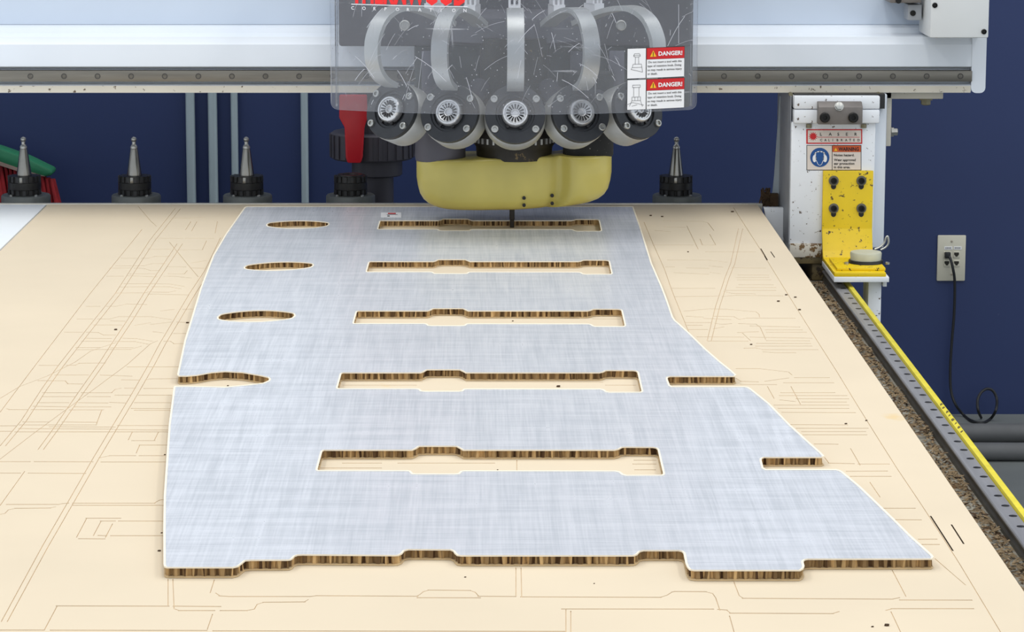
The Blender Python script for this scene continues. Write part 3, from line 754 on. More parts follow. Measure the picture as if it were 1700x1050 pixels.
box(bm, xc(1266, 330, YL + 0.2), xc(1292, 330, YL + 0.2), YL + 0.195, YL + 0.215, zc(342, YL + 0.2), zc(322, YL + 0.2))
obj('wiper_brush', bm, M_chip_dark, gantry, 0)
# bearing block under the leg, riding on the side rail
bm = NB(); box(bm, lx0 + 0.01, lx1 - 0.05, YL - 0.004, YL + 0.26, -0.100, -0.0832, 0.002); box(bm, 0.715, 0.785, YL + 0.005, YL + 0.25, -0.137, -0.0995, 0.003)
bl = obj('bearing_block', bm, mat('oily_block', (112, 98, 66), 0.5, 0.1, 0.3, 40, spots=((50, 38, 24), 30, 0.55)), gantry)
bm = NB(); box(bm, lx0 + 0.001, xc(1368, 410, YL), YL - 0.006, YL - 0.0004, zc(427, YL), zc(404, YL), 0.001); obj('foot_block', bm, mat('rusty_white', (214, 208, 196), 0.5, 0, 0.1, 20, spots=((112, 84, 48), 34, 0.5)), gantry)
# yellow bracket
bx0, bx1 = 0.733, 0.838
zt = zc(284, YL - 0.012); zk = zc(380, YL - 0.012)
path = [(YL - 0.001, zt), (YL - 0.011, zt), (YL - 0.011, zk), (6.240, -0.068), (6.230, -0.0815), (6.03, -0.0815), (6.03, -0.0895), (6.242, -0.0895), (YL - 0.001, zk - 0.002)]
bm = NB(); prism(bm, [(bx0, y, z) for y, z in path], (bx1 - bx0, 0, 0), 0.0012); yb = obj('yellow_bracket', bm, M_yellow, gantry)
for px in (1384, 1430):
    for py in (300, 346):
        bm = NB(); p = V(px, py, YL - 0.0112)
        lathe(bm, p, (0, -1, 0), [(0, 0.0095), (0.002, 0.0095), (0.002, 0.0065), (0.009, 0.0065), (0.009, 0.0035), (0.005, 0.003)], 16)
        obj('bracket_bolt', bm, M_bolt_dark, yb)
        bm = NB(); lathe(bm, p, (0, -1, 0), [(0.0001, 0.0105), (0.0024, 0.0105), (0.0026, 0.0072)], 18); obj('washer', bm, mat('washer_grey', (112, 108, 96), 0.45, 0.4), yb)
        bm = NB(); prism(bm, [(p.x + 0.0055 * cos(a), p.y + 0.0004, p.z - 0.0125 + 0.006 * sin(a)) for a in [2 * pi * k / 12 for k in range(12)]], (0, -0.0008, 0)); obj('bolt_slot', bm, M_lab_black, yb, 0)
bm = NB(); box(bm, bx0 + 0.008, bx1 + 0.002, 6.055, 6.19, -0.0814, -0.0755, 0.001); obj('mount_plate', bm, M_yellow, yb)
pk = T(1431, 429, -0.0755)
bm = NB(); lathe(bm, (pk.x, 6.125, -0.0755), (0, 0, 1), [(0, 0.036), (0.006, 0.035), (0.0065, 0.030)], 30); obj('puck_base', bm, M_black, yb)
bm = NB(); lathe(bm, (pk.x, 6.125, -0.069), (0, 0, 1), [(0, 0.0315), (0.014, 0.0325), (0.0165, 0.031)], 30); obj('puck', bm, mat('puck_white', (196, 196, 176), 0.5), yb)
for sx in (-1, 1):
    bm = NB(); lathe(bm, (pk.x + sx * 0.042, 6.105, -0.0757), (0, 0, 1), [(0, 0.005), (0.004, 0.005), (0.005, 0.003)], 8); obj('plate_screw', bm, M_zinc, yb)
bm = NB(); tube(bm, crom([V(x, y, 6.16) for x, y in ((1452, 414), (1460, 411), (1468, 404), (1471, 395), (1474, 393), (1475, 404), (1470, 411), (1462, 415))], 4), 0.0022, 6); obj('spring_hook', bm, M_zinc, yb)
bm = NB(); box(bm, bx0 - 0.001, bx1 + 0.006, 6.028, 6.24, -0.1005, -0.0897, 0.001); obj('foot_plate', bm, M_white_worn, gantry)
bm = NB(); box(bm, xc(1442, 500, 6.05), xc(1464, 500, 6.05), 6.06, 6.14, -0.30, -0.1007, 0.002); box(bm, xc(1466, 474, 6.05), xc(1472, 474, 6.05), 6.05, 6.10, -0.113, -0.1005); obj('foot_strut', bm, M_white_worn, gantry)
# far leg at the other end of the beam (out of the picture)
bm = NB(); box(bm, -2.72, -2.56, YL, YL + 0.29, FLOOR, zb, 0.004); obj('leg', bm, M_white_worn, gantry)

# stickers on the leg
YS = YL - 0.0006
def on_leg(u0, v0): return lambda u, v: V(u0 + u, v0 - v, YS) 
def plate(name, u0, u1, v0, v1, m, parent, label=None, Y=YS, th=0.0005):
    bm = NB(); prism(bm, [V(u0, v1, Y), V(u1, v1, Y), V(u1, v0, Y), V(u0, v0, Y)], (0, th, 0)); return obj(name, bm, m, parent, 0, label)
def lay(name, parent, m, fn, Y):
    bm = NB(); fn(bm, lambda u, v: V(u, v, Y)); return obj(name, bm, m, parent, 0)
st = plate('laser_label', 1338.5, 1431.5, 214.5, 239, M_lab_red, gantry, 'cream label reading LASER CALIBRATED in a red border')
Y1 = YS - 0.0004; Y2 = YS - 0.0008
def fn(bm, f): quad(bm, 1341, 1429.5, 237, 216.5, f)
lay('label_face', st, M_lab_cream, fn, Y1)
def fn(bm, f):
    pts = []
    for k in range(24):
        r = 8.0 if k % 2 == 0 else 4.4
        pts.append((1350 + r * cos(pi * k / 12), 226.5 + r * sin(pi * k / 12)))
    poly(bm, pts, f)
    quad(bm, 1357, 1427, 228.4, 227.6, f)
lay('starburst', st, M_lab_red, fn, Y2)
def up(f): return lambda u, v: f(u, -v)
def fn(bm, f):
    for k, ch in enumerate('LASER'): put_text(bm, ch, 1361.5 + 14.3 * k, -225.4, 5.2, up(f), bold=0.02)
    for k, ch in enumerate('CALIBRATED'): put_text(bm, ch, 1361.5 + 6.9 * k, -234.6, 4.0, up(f), bold=0.02)
lay('lettering', st, M_lab_black, fn, Y2)
st = plate('noise_label', 1339, 1430, 241, 283, M_lab_black, gantry, 'warning label with blue ear protection pictogram')
def fn(bm, f): quad(bm, 1340, 1381, 282, 242, f); quad(bm, 1382, 1429, 282, 242, f)
lay('label_face', st, M_lab_cream, fn, Y1)
def fn(bm, f): quad(bm, 1382, 1429, 252.5, 242, f)
lay('header', st, M_lab_orange, fn, Y2)
def disc(cx, cy, rx, ry, n=28): return [(cx + rx * cos(2 * pi * k / n), cy + ry * sin(2 * pi * k / n)) for k in range(n)]
def fn(bm, f): poly(bm, disc(1361, 261.5, 16, 16), f)
lay('pictogram_disc', st, M_lab_blue, fn, Y2)
def fn(bm, f):
    poly(bm, disc(1352.2, 263.5, 3.2, 6), f); poly(bm, disc(1369.8, 263.5, 3.2, 6), f)
    stroke(bm, [(1353, 257)] + [(1361 + 9 * cos(a), 257 - 5.5 * sin(a)) for a in (pi * 0.9, pi * 0.7, pi * 0.5, pi * 0.3, pi * 0.1)] + [(1369, 257)], 1.6, f)
    stroke(bm, [(1354, 255), (1355, 266), (1358, 273), (1361, 275), (1364, 273), (1367, 266), (1368, 255)], 0.8, f)
lay('pictogram', st, M_lab_white, fn, YS - 0.0012)
def fn(bm, f):
    put_text(bm, 'WARNING', 1392, -250.6, 6.2, up(f), width=34, bold=0.03)
    for s, y, w in (('Noise hazard.', 259.5, 34), ('Wear approved', 267.5, 36), ('ear protection', 273.5, 34), ('in this area.', 279.5, 27)):
        put_text(bm, s, 1384.5, -y, 4.0, up(f), width=w, bold=0.02)
lay('lettering', st, M_lab_black, fn, YS - 0.0012)
def fn(bm, f): poly(bm, [(1384.5, 250.8), (1390.5, 250.8), (1387.5, 245.5)], f)
lay('triangle', st, M_lab_yellow, fn, YS - 0.0012)

# ================================================================== ROUTER HEAD
YT = T(850, 378).y                        # depth of the cutter
XT = T(850, 378).x
CX = xc(855, 150, 5.9); CY = 6.28         # axis of the tool carousel
head = thing('router_head', 'router head with clear scratched shield, five silver tool pods and yellow dust shroud', 'router head', (XT, YT, 0.0))
bm = NB(); box(bm, xc(562, 40, 6.2), xc(1148, 40, 6.2), 6.2, 6.289, zc(77, 6.2), 0.74, 0.006); obj('carriage_cover', bm, M_carriage, head)
bm = NB(); box(bm, xc(688, 120, 6.22), xc(1146, 120, 6.22), 6.215, 6.29, zc(178, 6.22), zc(77, 6.2) + 0.002, 0.006); obj('carriage_body', bm, M_carriage2, head)
for px in (672, 1031):
    bm = NB(); lathe(bm, V(px, 42, 6.2), (0, -1, 0), [(0, 0.011), (0.004, 0.011), (0.005, 0.009), (0.0015, 0.008), (0.0015, 0.001)], 18); obj('cover_bolt', bm, M_alu, head)
for px in (700, 945, 1010):
    bm = NB(); box(bm, xc(px, 120, 6.21), xc(px + 26, 120, 6.21), 6.195, 6.216, zc(172, 6.2), zc(84, 6.2), 0.003); obj('guide_block', bm, mat('guide_grey', (98, 98, 108), 0.4, 0.3, 0.15, 20), head)
bm = NB(); lathe(bm, (CX, CY - 0.02, 0.37), (0, 0, 1), [(0, 0.16), (0.01, 0.19), (0.06, 0.19), (0.07, 0.15)], 40); obj('carousel_hub', bm, mat('hub_grey', (84, 84, 92), 0.45, 0.3, 0.15, 14), head)

# ---- five pods on the carousel
R_POD = 0.418; TAU = radians(19)
ZP = V(855, 189, CY - R_POD).z
def pod(az):
    u = Vector((sin(az), -cos(az), 0)); t = Vector((cos(az), sin(az), 0))
    n = u * cos(TAU) + Vector((0, 0, sin(TAU))); up_ = t.cross(n) * -1
    if up_.z < 0: up_ = -up_
    c = Vector((CX, CY, ZP)) + u * R_POD
    bm = NB(); lathe(bm, c - n * 0.062, n, [(0, 0.048), (0.004, 0.0605), (0.046, 0.0605), (0.05, 0.0575)], 40)
    b = obj('carousel_pod', bm, M_alu, head)
    bm = NB(); cyl(bm, c - n * 0.061, c - n * 0.06 - u * 0.14 + Vector((0, 0, 0.05)), 0.022, 16); obj('pod_arm', bm, M_carriage, b)
    bm = NB(); lathe(bm, c - n * 0.0125, n, [(0, 0.0565), (0.001, 0.059), (0.0115, 0.059), (0.0125, 0.058), (0.0125, 0.0385), (0.008, 0.0375), (0.008, 0.033), (0.002, 0.032), (0.002, 0.01)], 40); obj('flange', bm, M_flange, b)
    bm = NB(); lathe(bm, c - n * 0.006, n, [(0, 0.0265), (0.012, 0.0265), (0.0155, 0.024), (0.0155, 0.021), (0.013, 0.020), (0.011, 0.007), (0.006, 0.006)], 36); hb = obj('collet_nut', bm, M_hub, b)
    bm = NB()
    for k in range(16):
        a = 2 * pi * k / 16; e = t * cos(a) + up_ * sin(a); s = (n.cross(e)).normalized() * 0.0010
        o0 = c + n * 0.0064; p0 = o0 + e * 0.0085; p1 = o0 + n * 0.0018 + e * 0.0175
        q = [p0 - s, p1 - s * 1.5, p1 + s * 1.5, p0 + s]; prism(bm, q, n * 0.0006)
    obj('collet_slots', bm, M_lab_black, b, 0)
    for a in (0.62, pi - 0.62, pi + 0.66, -0.66):
        e = t * cos(a) + up_ * sin(a); bm = NB()
        lathe(bm, c + e * 0.0505 - n * 0.001, n, [(0, 0.0072), (0.005, 0.0072), (0.006, 0.0062), (0.006, 0.0040), (0.0022, 0.0036)], 16); obj('socket_screw', bm, M_zinc, b)
    bm = NB()
    for a in (-1.2, -2.1):
        e = t * cos(a) + up_ * sin(a); cyl(bm, c + e * 0.0295 - n * 0.003, c + e * 0.0295 + n * 0.003, 0.0035, 6)
    obj('drive_key', bm, M_lab_black, b, 0)
    # bent strap
    pr = [(0.414, 0.308), (0.442, 0.320), (0.462, 0.338), (0.473, 0.36), (0.475, 0.385), (0.470, 0.408), (0.448, 0.438), (0.412, 0.455), (0.37, 0.458), (0.32, 0.450), (0.27, 0.436), (0.22, 0.418)]
    pth = crom([(r, z, 0) for r, z in pr], 4)
    bm = NB(); rs = []
    for i, q in enumerate(pth):
        a_ = pth[max(i - 1, 0)]; b_ = pth[min(i + 1, len(pth) - 1)]; d = (b_ - a_).normalized(); nn = Vector((-d.y, d.x, 0)) * 0.005
        P = lambda w, s: Vector((CX, CY, 0)) + u * (w.x) + Vector((0, 0, w.y)) + t * s
        rs.append([P(q - nn, -0.0165), P(q - nn, 0.0165), P(q + nn, 0.0165), P(q + nn, -0.0165)])
    fs = rings(bm, rs); bmesh.ops.recalc_face_normals(bm, faces=fs); obj('strap', bm, M_strap, b, 35)
    bm = NB()
    def blk(r0, r1, s0, s1, z0, z1):
        P = lambda r, s, z: Vector((CX, CY, z)) + u * r + t * s
        prism(bm, [P(r0, s0, z0), P(r1, s0, z0), P(r1, s1, z0), P(r0, s1, z0)], (0, 0, z1 - z0))
    blk(0.255, 0.29, -0.012, 0.012, 0.438, 0.462); blk(0.262, 0.284, -0.012, -0.0075, 0.46, 0.482); blk(0.262, 0.284, 0.0075, 0.012, 0.46, 0.482); blk(0.262, 0.284, -0.0022, 0.0022, 0.46, 0.474)
    obj('fork', bm, mat('fork_white', (224, 224, 226), 0.4, 0.3), b, 0)
for az in (-36, -18, 0, 18, 36): pod(radians(az))

# ---- spindle, stubs, shroud, cutter
bm = NB(); lathe(bm, (XT + 0.004, YT, 0.140), (0, 0, 1), [(0, 0.05), (0.004, 0.076), (0.028, 0.078), (0.034, 0.083), (0.05, 0.083), (0.056, 0.07), (0.25, 0.07)], 40); sp = obj('spindle', bm, mat('spindle_dark', (44, 40, 34), 0.5, 0.3, 0.3, 40, spots=((118, 100, 66), 40, 0.62)), head)
bm = NB()
for k in range(36):
    a = 2 * pi * k / 36; e = Vector((cos(a), sin(a), 0)); s = Vector((-sin(a), cos(a), 0)) * 0.002
    c = Vector((XT + 0.004, YT, 0.178)) + e * 0.0825
    prism(bm, [c - s - e * 0.001, c - s + e * 0.003, c + s + e * 0.003, c + s - e * 0.001], (0, 0, 0.011))
obj('spindle_fins', bm, M_alu, sp, 0)
W2 = (1016 - 691.5) / 2 * mpp(6.08, 0.1); XM = xc(853.5, 300, 6.08)
ZTOP = 0.150
def outline(ins, N=180):
    pts = []
    for k in range(N):
        a = 2 * pi * k / N; c = cos(a); s = sin(a)
        x = W2 * math.copysign(abs(c) ** 0.55, c)
        bmod = 0.088 * (1 - 0.30 * math.exp(-((x - 0.055) / 0.045) ** 2)) * (1 - 0.36 * math.exp(-((x - 0.092) / 0.019) ** 2)) * (1 - 0.16 * math.exp(-((x + 0.03) / 0.06) ** 2))
        y = bmod * math.copysign(abs(s) ** 0.6, s)
        fx = max(0.0, 1 - ins * 1.7 / W2); fy = max(0.0, 1 - ins / 0.08)
        pts.append((x * fx, y * fy))
    return pts
def zbot(x): 
    t = (x + W2) / (2 * W2)
    return 0.0425 + 0.020 * max(0, (t - 0.5) / 0.5) ** 1.5 + 0.010 * max(0, (0.22 - t) / 0.22) ** 2
def ztop(x):
    t = (x + W2) / (2 * W2); return ZTOP - 0.004 + 0.010 * t
bm = NB(); rs = []
for ins, h in ((0.034, 0.0), (0.022, 0.002), (0.014, 0.006), (0.008, 0.013), (0.004, 0.023), (0.0015, 0.038), (0.0, 0.055), (0.0, None), (0.003, 'r'), (0.008, 't')):
    r = []
    for x, y in outline(ins):
        zb_ = zbot(x); zt_ = ztop(x)
        z = zb_ + h if isinstance(h, float) else (zt_ - 0.006 if h is None else (zt_ - 0.0015 if h == 'r' else zt_))
        r.append(Vector((XM + x, YT + y, z)))
    rs.append(r)
fs = rings(bm, rs); bmesh.ops.recalc_face_normals(bm, faces=fs); shr = obj('dust_shroud', bm, M_shroud, head, 50)
def front_y(x):
    best = min(((abs(p[0] - x), p[1]) for p in outline(0.0, 400) if p[1] < 0)); return YT + best[1]
for px, py in ((870, 329), (870, 341), (917, 325), (917, 338)):
    x = xc(px, py, 6.04); y = front_y(x - XM); z = V(px, py, y).z
    bm = NB(); lathe(bm, (x, y + 0.004, z), (0, -1, 0), [(0, 0.0036), (0.0052, 0.0036), (0.0055, 0.0028)], 12); obj('shroud_screw', bm, M_lab_black, shr)
bm = NB(); lathe(bm, (xc(731, 250, YT), YT - 0.02, ZTOP - 0.008), (0, 0, 1), [(0, 0.05), (0.01, 0.052), (0.055, 0.05), (0.12, 0.049)], 30); obj('hose_stub', bm, M_pipe, head)
bm = NB(); lathe(bm, (xc(976, 250, YT), YT - 0.012, ZTOP), (0, 0, 1), [(0, 0.05), (0.004, 0.0515), (0.10, 0.0515), (0.17, 0.0515)], 30); obj('foam_sleeve', bm, M_foam, head)
bm = NB(); lathe(bm, (XT, YT, 0.0003), (0, 0, 1), [(0, 0.0045), (0.016, 0.0045), (0.017, 0.0055), (0.06, 0.0055)], 14); obj('cutter', bm, mat('carbide', (58, 54, 50), 0.35, 0.6), head)

# ---- clear curved shield
SX0 = xc(549, 120, 5.82); SX1 = xc(1157, 120, 5.82); SXC = (SX0 + SX1) / 2; SY = 5.715; SKK = 0.098 / ((SX1 - SX0) / 2) ** 2
ZS0 = V(853, 190.5, SY).z; ZS1 = 0.70
def sy(x): return SY + SKK * (x - SXC) ** 2
NS = 48; cr_ = 0.014
bm = NB()
def zlow(x):
    d = min(x - SX0, SX1 - x)
    return ZS0 + (cr_ - math.sqrt(max(0, cr_ ** 2 - (cr_ - d) ** 2)) if d < cr_ else 0)
xs = sorted(set([SX0 + (SX1 - SX0) * k / NS for k in range(NS + 1)] + [SX0 + cr_ * q for q in (0.1, 0.3, 0.6)] + [SX1 - cr_ * q for q in (0.1, 0.3, 0.6)]))
TS = 0.005
fr_ = [(bm.verts.new((x, sy(x), zlow(x))), bm.verts.new((x, sy(x), ZS1))) for x in xs]
bk_ = [(bm.verts.new((x, sy(x) + TS, zlow(x))), bm.verts.new((x, sy(x) + TS, ZS1))) for x in xs]
for i in range(len(xs) - 1):
    bm.faces.new((fr_[i][0], fr_[i + 1][0], fr_[i + 1][1], fr_[i][1])); bm.faces.new((bk_[i + 1][0], bk_[i][0], bk_[i][1], bk_[i + 1][1]))
    q = bm.faces.new((bk_[i][0], bk_[i + 1][0], fr_[i + 1][0], fr_[i][0])); q.material_index = 1
    q = bm.faces.new((fr_[i][1], fr_[i + 1][1], bk_[i + 1][1], bk_[i][1])); q.material_index = 1
for a, b in ((fr_[0], bk_[0]), (bk_[-1], fr_[-1])):
    q = bm.faces.new((b[0], a[0], a[1], b[1])); q.material_index = 1
sh = obj('shield', bm, [M_acrylic, M_acrylic_edge], head, 30)
for x, s in ((SX0, 1), (SX1, -1)):
    bm = NB(); xx = x + s * 0.009
    box(bm, min(xx, xx + s * 0.004), max(xx, xx + s * 0.004), sy(xx) + TS + 0.0005, sy(xx) + 0.05, ZS0 + 0.006, ZS1, 0.001); obj('shield_side', bm, M_acrylic, sh, 0)
    bm = NB(); box(bm, min(x + s * 0.03, x + s * 0.06), max(x + s * 0.03, x + s * 0.06), sy(x) - 0.01, 6.2, 0.66, 0.69); obj('shield_arm', bm, M_alu, head)
bm = NB(); rr = random.Random(21); fs_ = lambda x, z: Vector((x, sy(x) - 0.0006, z))
for k in range(170):
    x = rr.uniform(SX0 + 0.03, SX1 - 0.03); z = rr.uniform(ZS0 + 0.01, ZS0 + 0.24); a = rr.choice((rr.gauss(1.2, 0.35), rr.gauss(0.6, 0.3), rr.gauss(2.2, 0.3))); l = rr.uniform(0.01, 0.075) * rr.random() + 0.008
    w = rr.choice((0.0003, 0.0005, 0.0005, 0.0010)); pts = []
    for i in range(5):
        t_ = i / 4.0; pts.append((min(max(x + l * t_ * cos(a), SX0 + 0.01), SX1 - 0.01), z + l * t_ * sin(a) + 0.06 * l * sin(pi * t_)))
    stroke(bm, pts, w, fs_)
for k in range(150):
    x = rr.gauss(SXC + 0.03, 0.12); z = ZS0 + rr.uniform(0.0, 0.2); r = rr.uniform(0.0004, 0.0011)
    poly(bm, [(x + r * cos(q), z + r * sin(q)) for q in (0, 1.26, 2.5, 3.77, 5.03)], fs_)
obj('scratches', bm, mat('scratch_white', (190, 192, 200), 0.7), sh, 0)['kind'] = 'stuff'
def SP(px, py, off=0.0):                   # point of the shield's face seen at that pixel
    Y = SY
    for _ in range(12):
        p = V(px, py, Y); Y = sy(p.x) - off
    return V(px, py, Y)
def on_shield(x0, z0, m_, off): return lambda u, v: Vector((x0 + u * m_, sy(x0 + u * m_) - off, z0 + v * m_))
ms_ = mpp(5.76, 0.4)
# maker's lettering
p = SP(583, 3.0)
f0 = on_shield(p.x, p.z, ms_, 0.0012)
bm = NB(); put_text(bm, 'THERMWOOD', 0, 0, 36, f0, width=192, bold=0.045); obj('red_lettering', bm, M_letter_red, head, 0)
bm = NB(); quad(bm, 0, 194, -4.4, -3.0, f0, 12)
for k, ch in enumerate('CORPORATION'): put_text(bm, ch, 0 + 18.7 * k, -12.6, 5.6, f0, bold=0.02)
obj('white_lettering', bm, M_letter_white, head, 0)
# danger labels
def danger(py, which):
    p = SP(1041, py); f0 = on_shield(p.x, p.z, ms_, 0.0008); f1 = on_shield(p.x, p.z, ms_, 0.0014); f2 = on_shield(p.x, p.z, ms_, 0.0020)
    bm = NB(); quad(bm, 0, 98, -0.6, 50.2, f0, 10); lb = obj('danger_label', bm, M_lab_black, head, 0, 'red and white DANGER label ' + ('above the other' if which == 0 else 'below the other'))
    bm = NB(); quad(bm, 0.3, 31.5, 0, 49.5, f1, 4); quad(bm, 33, 97.5, 0, 30.5, f1, 6); obj('label_face', bm, M_lab_white, lb, 0)
    bm = NB(); quad(bm, 33, 97.5, 31, 49.5, f1, 6); obj('header', bm, M_lab_red, lb, 0)
    bm = NB(); poly(bm, [(38.5, 35), (49.5, 35), (44, 45.5)], f2); obj('triangle', bm, M_lab_yellow, lb, 0)
    bm = NB(); put_text(bm, 'DANGER!', 53, 36.5, 7.0, f2, width=41, bold=0.035); obj('header_lettering', bm, M_lab_white, lb, 0)
    bm = NB()
    for s, v, w, u in (('Do not insert a tool with this', 24.5, 57, 36), ('type of retention knob. Doing', 18.0, 58, 34.5), ('so may result in serious injury', 11.5, 59, 34.5), ('or death.', 5.0, 17, 34.5)):
        put_text(bm, s, u, v, 3.6, f2, width=w, bold=0.01)
    f3 = on_shield(p.x, p.z, ms_, 0.0024)
    stroke(bm, [(44, 38), (44, 42.2)], 1.2, f3); stroke(bm, [(44, 36.2), (44, 36.6)], 1.2, f3)
    if which == 0:
        for pl in ([(11, 38), (11, 36.5), (14, 35.2), (19, 35.2), (22, 36.5), (22, 38), (20.5, 41), (12.5, 41), (11, 38), (22, 38)], [(14, 35), (13.5, 24)], [(19, 35), (19.5, 24)], [(10, 23.5), (24, 23.5), (25, 18), (8.5, 18), (10, 23.5)], [(8.5, 18), (6.5, 15), (17, 12.5), (26, 10), (25, 18)]): stroke(bm, pl, 0.5, f2)
    else:
        for pl in ([(9, 37), (22, 37), (22, 41), (9, 41), (9, 37)], [(11, 37), (11, 22)], [(20, 37), (20, 22)], [(8, 21), (22.5, 21), (22.5, 15), (8, 15), (8, 21)], [(13, 21), (13, 15)], [(18, 21), (18, 15)], [(8, 15), (4, 6)], [(22.5, 15), (26, 5)], [(1, 9), (9, 12), (18, 10), (28, 7)], [(8, 6), (17, 8)]): stroke(bm, pl, 0.5, f2)
    obj('print', bm, M_lab_black, lb, 0)
danger(130.5, 0); danger(182.5, 1)

# ================================================================== TOOL RACK AND TOOL HOLDERS
YR = 6.62
mr = mpp(YR, 0.05)
ZCUP = zc(323, YR)
rack = thing('tool_rack', 'row of round grey tool cups on a bar behind the board', 'tool rack', (0, YR, FLOOR))
bm = NB(); box(bm, -1.4, 0.55, YR - 0.03, YR + 0.03, -0.16, ZCUP - 0.0665, 0.003); obj('rack_bar', bm, M_bed, rack)
for x in (-1.3, 0.4):
    bm = NB(); box(bm, x, x + 0.06, YR - 0.028, YR + 0.028, FLOOR, -0.1605, 0.003); obj('post', bm, M_bed, rack)
CENT = (43, 226, 411, 582, 1124)
cup0 = None
for px in CENT:
    x = xc(px, 323, YR)
    if cup0 is None:
        bm = NB(); lathe(bm, (x, YR, ZCUP - 0.066), (0, 0, 1), [(0, 0.034), (0.04, 0.036), (0.044, 0.0545), (0.063, 0.0545), (0.066, 0.052)], 40); cup0 = obj('tool_cup', bm, M_cup, rack); xref = x
        bm = NB(); 
        scr = []
        for a in (0.9, 2.24, 4.0, 5.4):
            b_ = NB(); lathe(b_, (x + 0.043 * cos(a), YR + 0.043 * sin(a), ZCUP - 0.0005), (0, 0, 1), [(0, 0.004), (0.003, 0.004), (0.004, 0.0028)], 8); scr.append(obj('cup_screw', b_, M_zinc, cup0))
        bm.free()
    else:
        c = clone(cup0, (x - xref, 0, 0))
        for s in scr: clone(s, (x - xref, 0, 0), c)
def nut(bm, x, z, h=0.042):
    lathe(bm, (x, YR, z), (0, 0, 1), [(0, 0.033), (0.012, 0.034), (0.013, 0.0365), (0.028, 0.0365), (0.029, 0.034), (h, 0.033)], 36)
def holder(px, label, kind, top):
    x = xc(px, 323, YR); z = ZCUP + 0.0003
    t = thing('tool_holder', label, 'tool holder', (x, YR, z), 'tool holders behind the board')
    bm = NB(); nut(bm, x, z); nt_ = obj('clamp_nut', bm, M_holder_dark, t)
    bm = NB()
    for k in range(16):
        a = 2 * pi * (k + 0.3) / 16; e = Vector((cos(a), sin(a), 0)); s = Vector((-sin(a), cos(a), 0)) * 0.0035
        for zz, hh, r in ((0.001, 0.011, 0.0328), (0.0295, 0.0125, 0.0325)):
            c = Vector((x, YR, z + zz)) + e * r
            prism(bm, [c - s - e * 0.002, c - s + e * 0.004, c + s + e * 0.004, c + s - e * 0.002], (0, 0, hh))
    obj('nut_teeth', bm, mat('nut_teeth', (66, 66, 66), 0.4, 0.5, 0.2, 50), nt_, 0)
    if kind == 'taper':
        z1 = z + 0.0425; zt = z1 + 0.060
        bm = NB(); lathe(bm, (x, YR, z1), (0, 0, 1), [(0, 0.0165), (0.002, 0.0165), (0.058, 0.0086), (0.060, 0.0078)], 32); obj('taper', bm, M_taper, t)
        bm = NB(); lathe(bm, (x, YR, zt), (0, 0, 1), [(0, 0.0082), (0.003, 0.0085), (0.0075, 0.0062), (0.009, 0.0045), (0.015, 0.0045), (0.017, 0.0062), (0.0215, 0.0064), (0.0245, 0.0045), (0.026, 0.0015)], 20); obj('pull_stud', bm, M_zinc, t)
        bm = NB(); c = Vector((x - 0.004, YR - 0.034, z + 0.022)); box(bm, c.x - 0.006, c.x + 0.006, c.y, c.y + 0.01, c.z, z + 0.0415, 0.002); obj('drive_lug', bm, M_taper, nt_)
    else:
        bm = NB(); lathe(bm, (x, YR, z + 0.0421), (0, 0, 1), [(0, 0.029), (0.003, 0.028), (0.003, 0.018), (-0.006, 0.016)], 28); obj('collet_face', bm, M_holder_dark, t)
holder(41, 'tool holder with steel taper standing before the green and red broom', 'taper', 1)
holder(224, 'tool holder with steel taper standing between broom and grey conduits', 'taper', 1)
holder(410, 'tool holder with steel taper in front of the third grey conduit', 'taper', 1)
holder(582, 'short black tool holder without taper below the red valve handle', 'short', 0)
holder(1122, 'tool holder with steel taper right of the yellow dust shroud', 'taper', 1)

# ================================================================== VALVE
YV = 6.86
xv = xc(626, 300, YV)
valve = thing('ball_valve', 'dark plastic pipe valve with a red lever handle behind the board', 'valve', (xv, YV, FLOOR))
bm = NB(); lathe(bm, (xv, YV, FLOOR), (0, 0, 1), [(0, 0.038), (zc(292, YV) - FLOOR, 0.038)], 30); obj('pipe', bm, M_pipe, valve)
zv1 = zc(291, YV); zv2 = zc(263, YV); zv3 = zc(218, YV)
bm = NB(); lathe(bm, (xv, YV, zv1), (0, 0, 1), [(0, 0.054), (0.003, 0.058), (zv2 - zv1, 0.058)], 32); obj('neck', bm, M_pipe, valve)
bm = NB(); xm = xc(618, 240, YV); lathe(bm, (xm, YV, zv2), (0, 0, 1), [(0, 0.09), (0.004, 0.095), (zv3 - zv2 - 0.004, 0.095), (zv3 - zv2, 0.09)], 36)
for k in range(28):
    a = 2 * pi * k / 28; e = Vector((cos(a), sin(a), 0)); s = Vector((-sin(a), cos(a), 0)) * 0.004; c = Vector((xm, YV, zv2 + 0.005)) + e * 0.094
    prism(bm, [c - s, c - s + e * 0.004, c + s + e * 0.004, c + s], (0, 0, zv3 - zv2 - 0.01))
obj('union_nut', bm, M_pipe, valve, 30)
bm = NB(); lathe(bm, (xm, YV, zv3), (0, 0, 1), [(0, 0.06), (0.12, 0.06)], 28); obj('body', bm, M_pipe, valve)
YH = YV - 0.125
pts = [(563, 158), (609, 158), (610, 196), (605, 212), (602, 262), (599, 271), (577, 271), (574, 262), (572, 212), (563, 196)]
bm = NB(); prism(bm, [V(x, y, YH) for x, y in pts], (0, 0.018, 0), 0.003); hd = obj('lever_handle', bm, M_red, valve, 40, 'red lever handle')
bm = NB(); p = V(586, 172, YH); cyl(bm, p + Vector((0, 0.0175, 0)), Vector((p.x, YV - 0.05, p.z)), 0.016, 16); obj('stem', bm, M_pipe, valve)

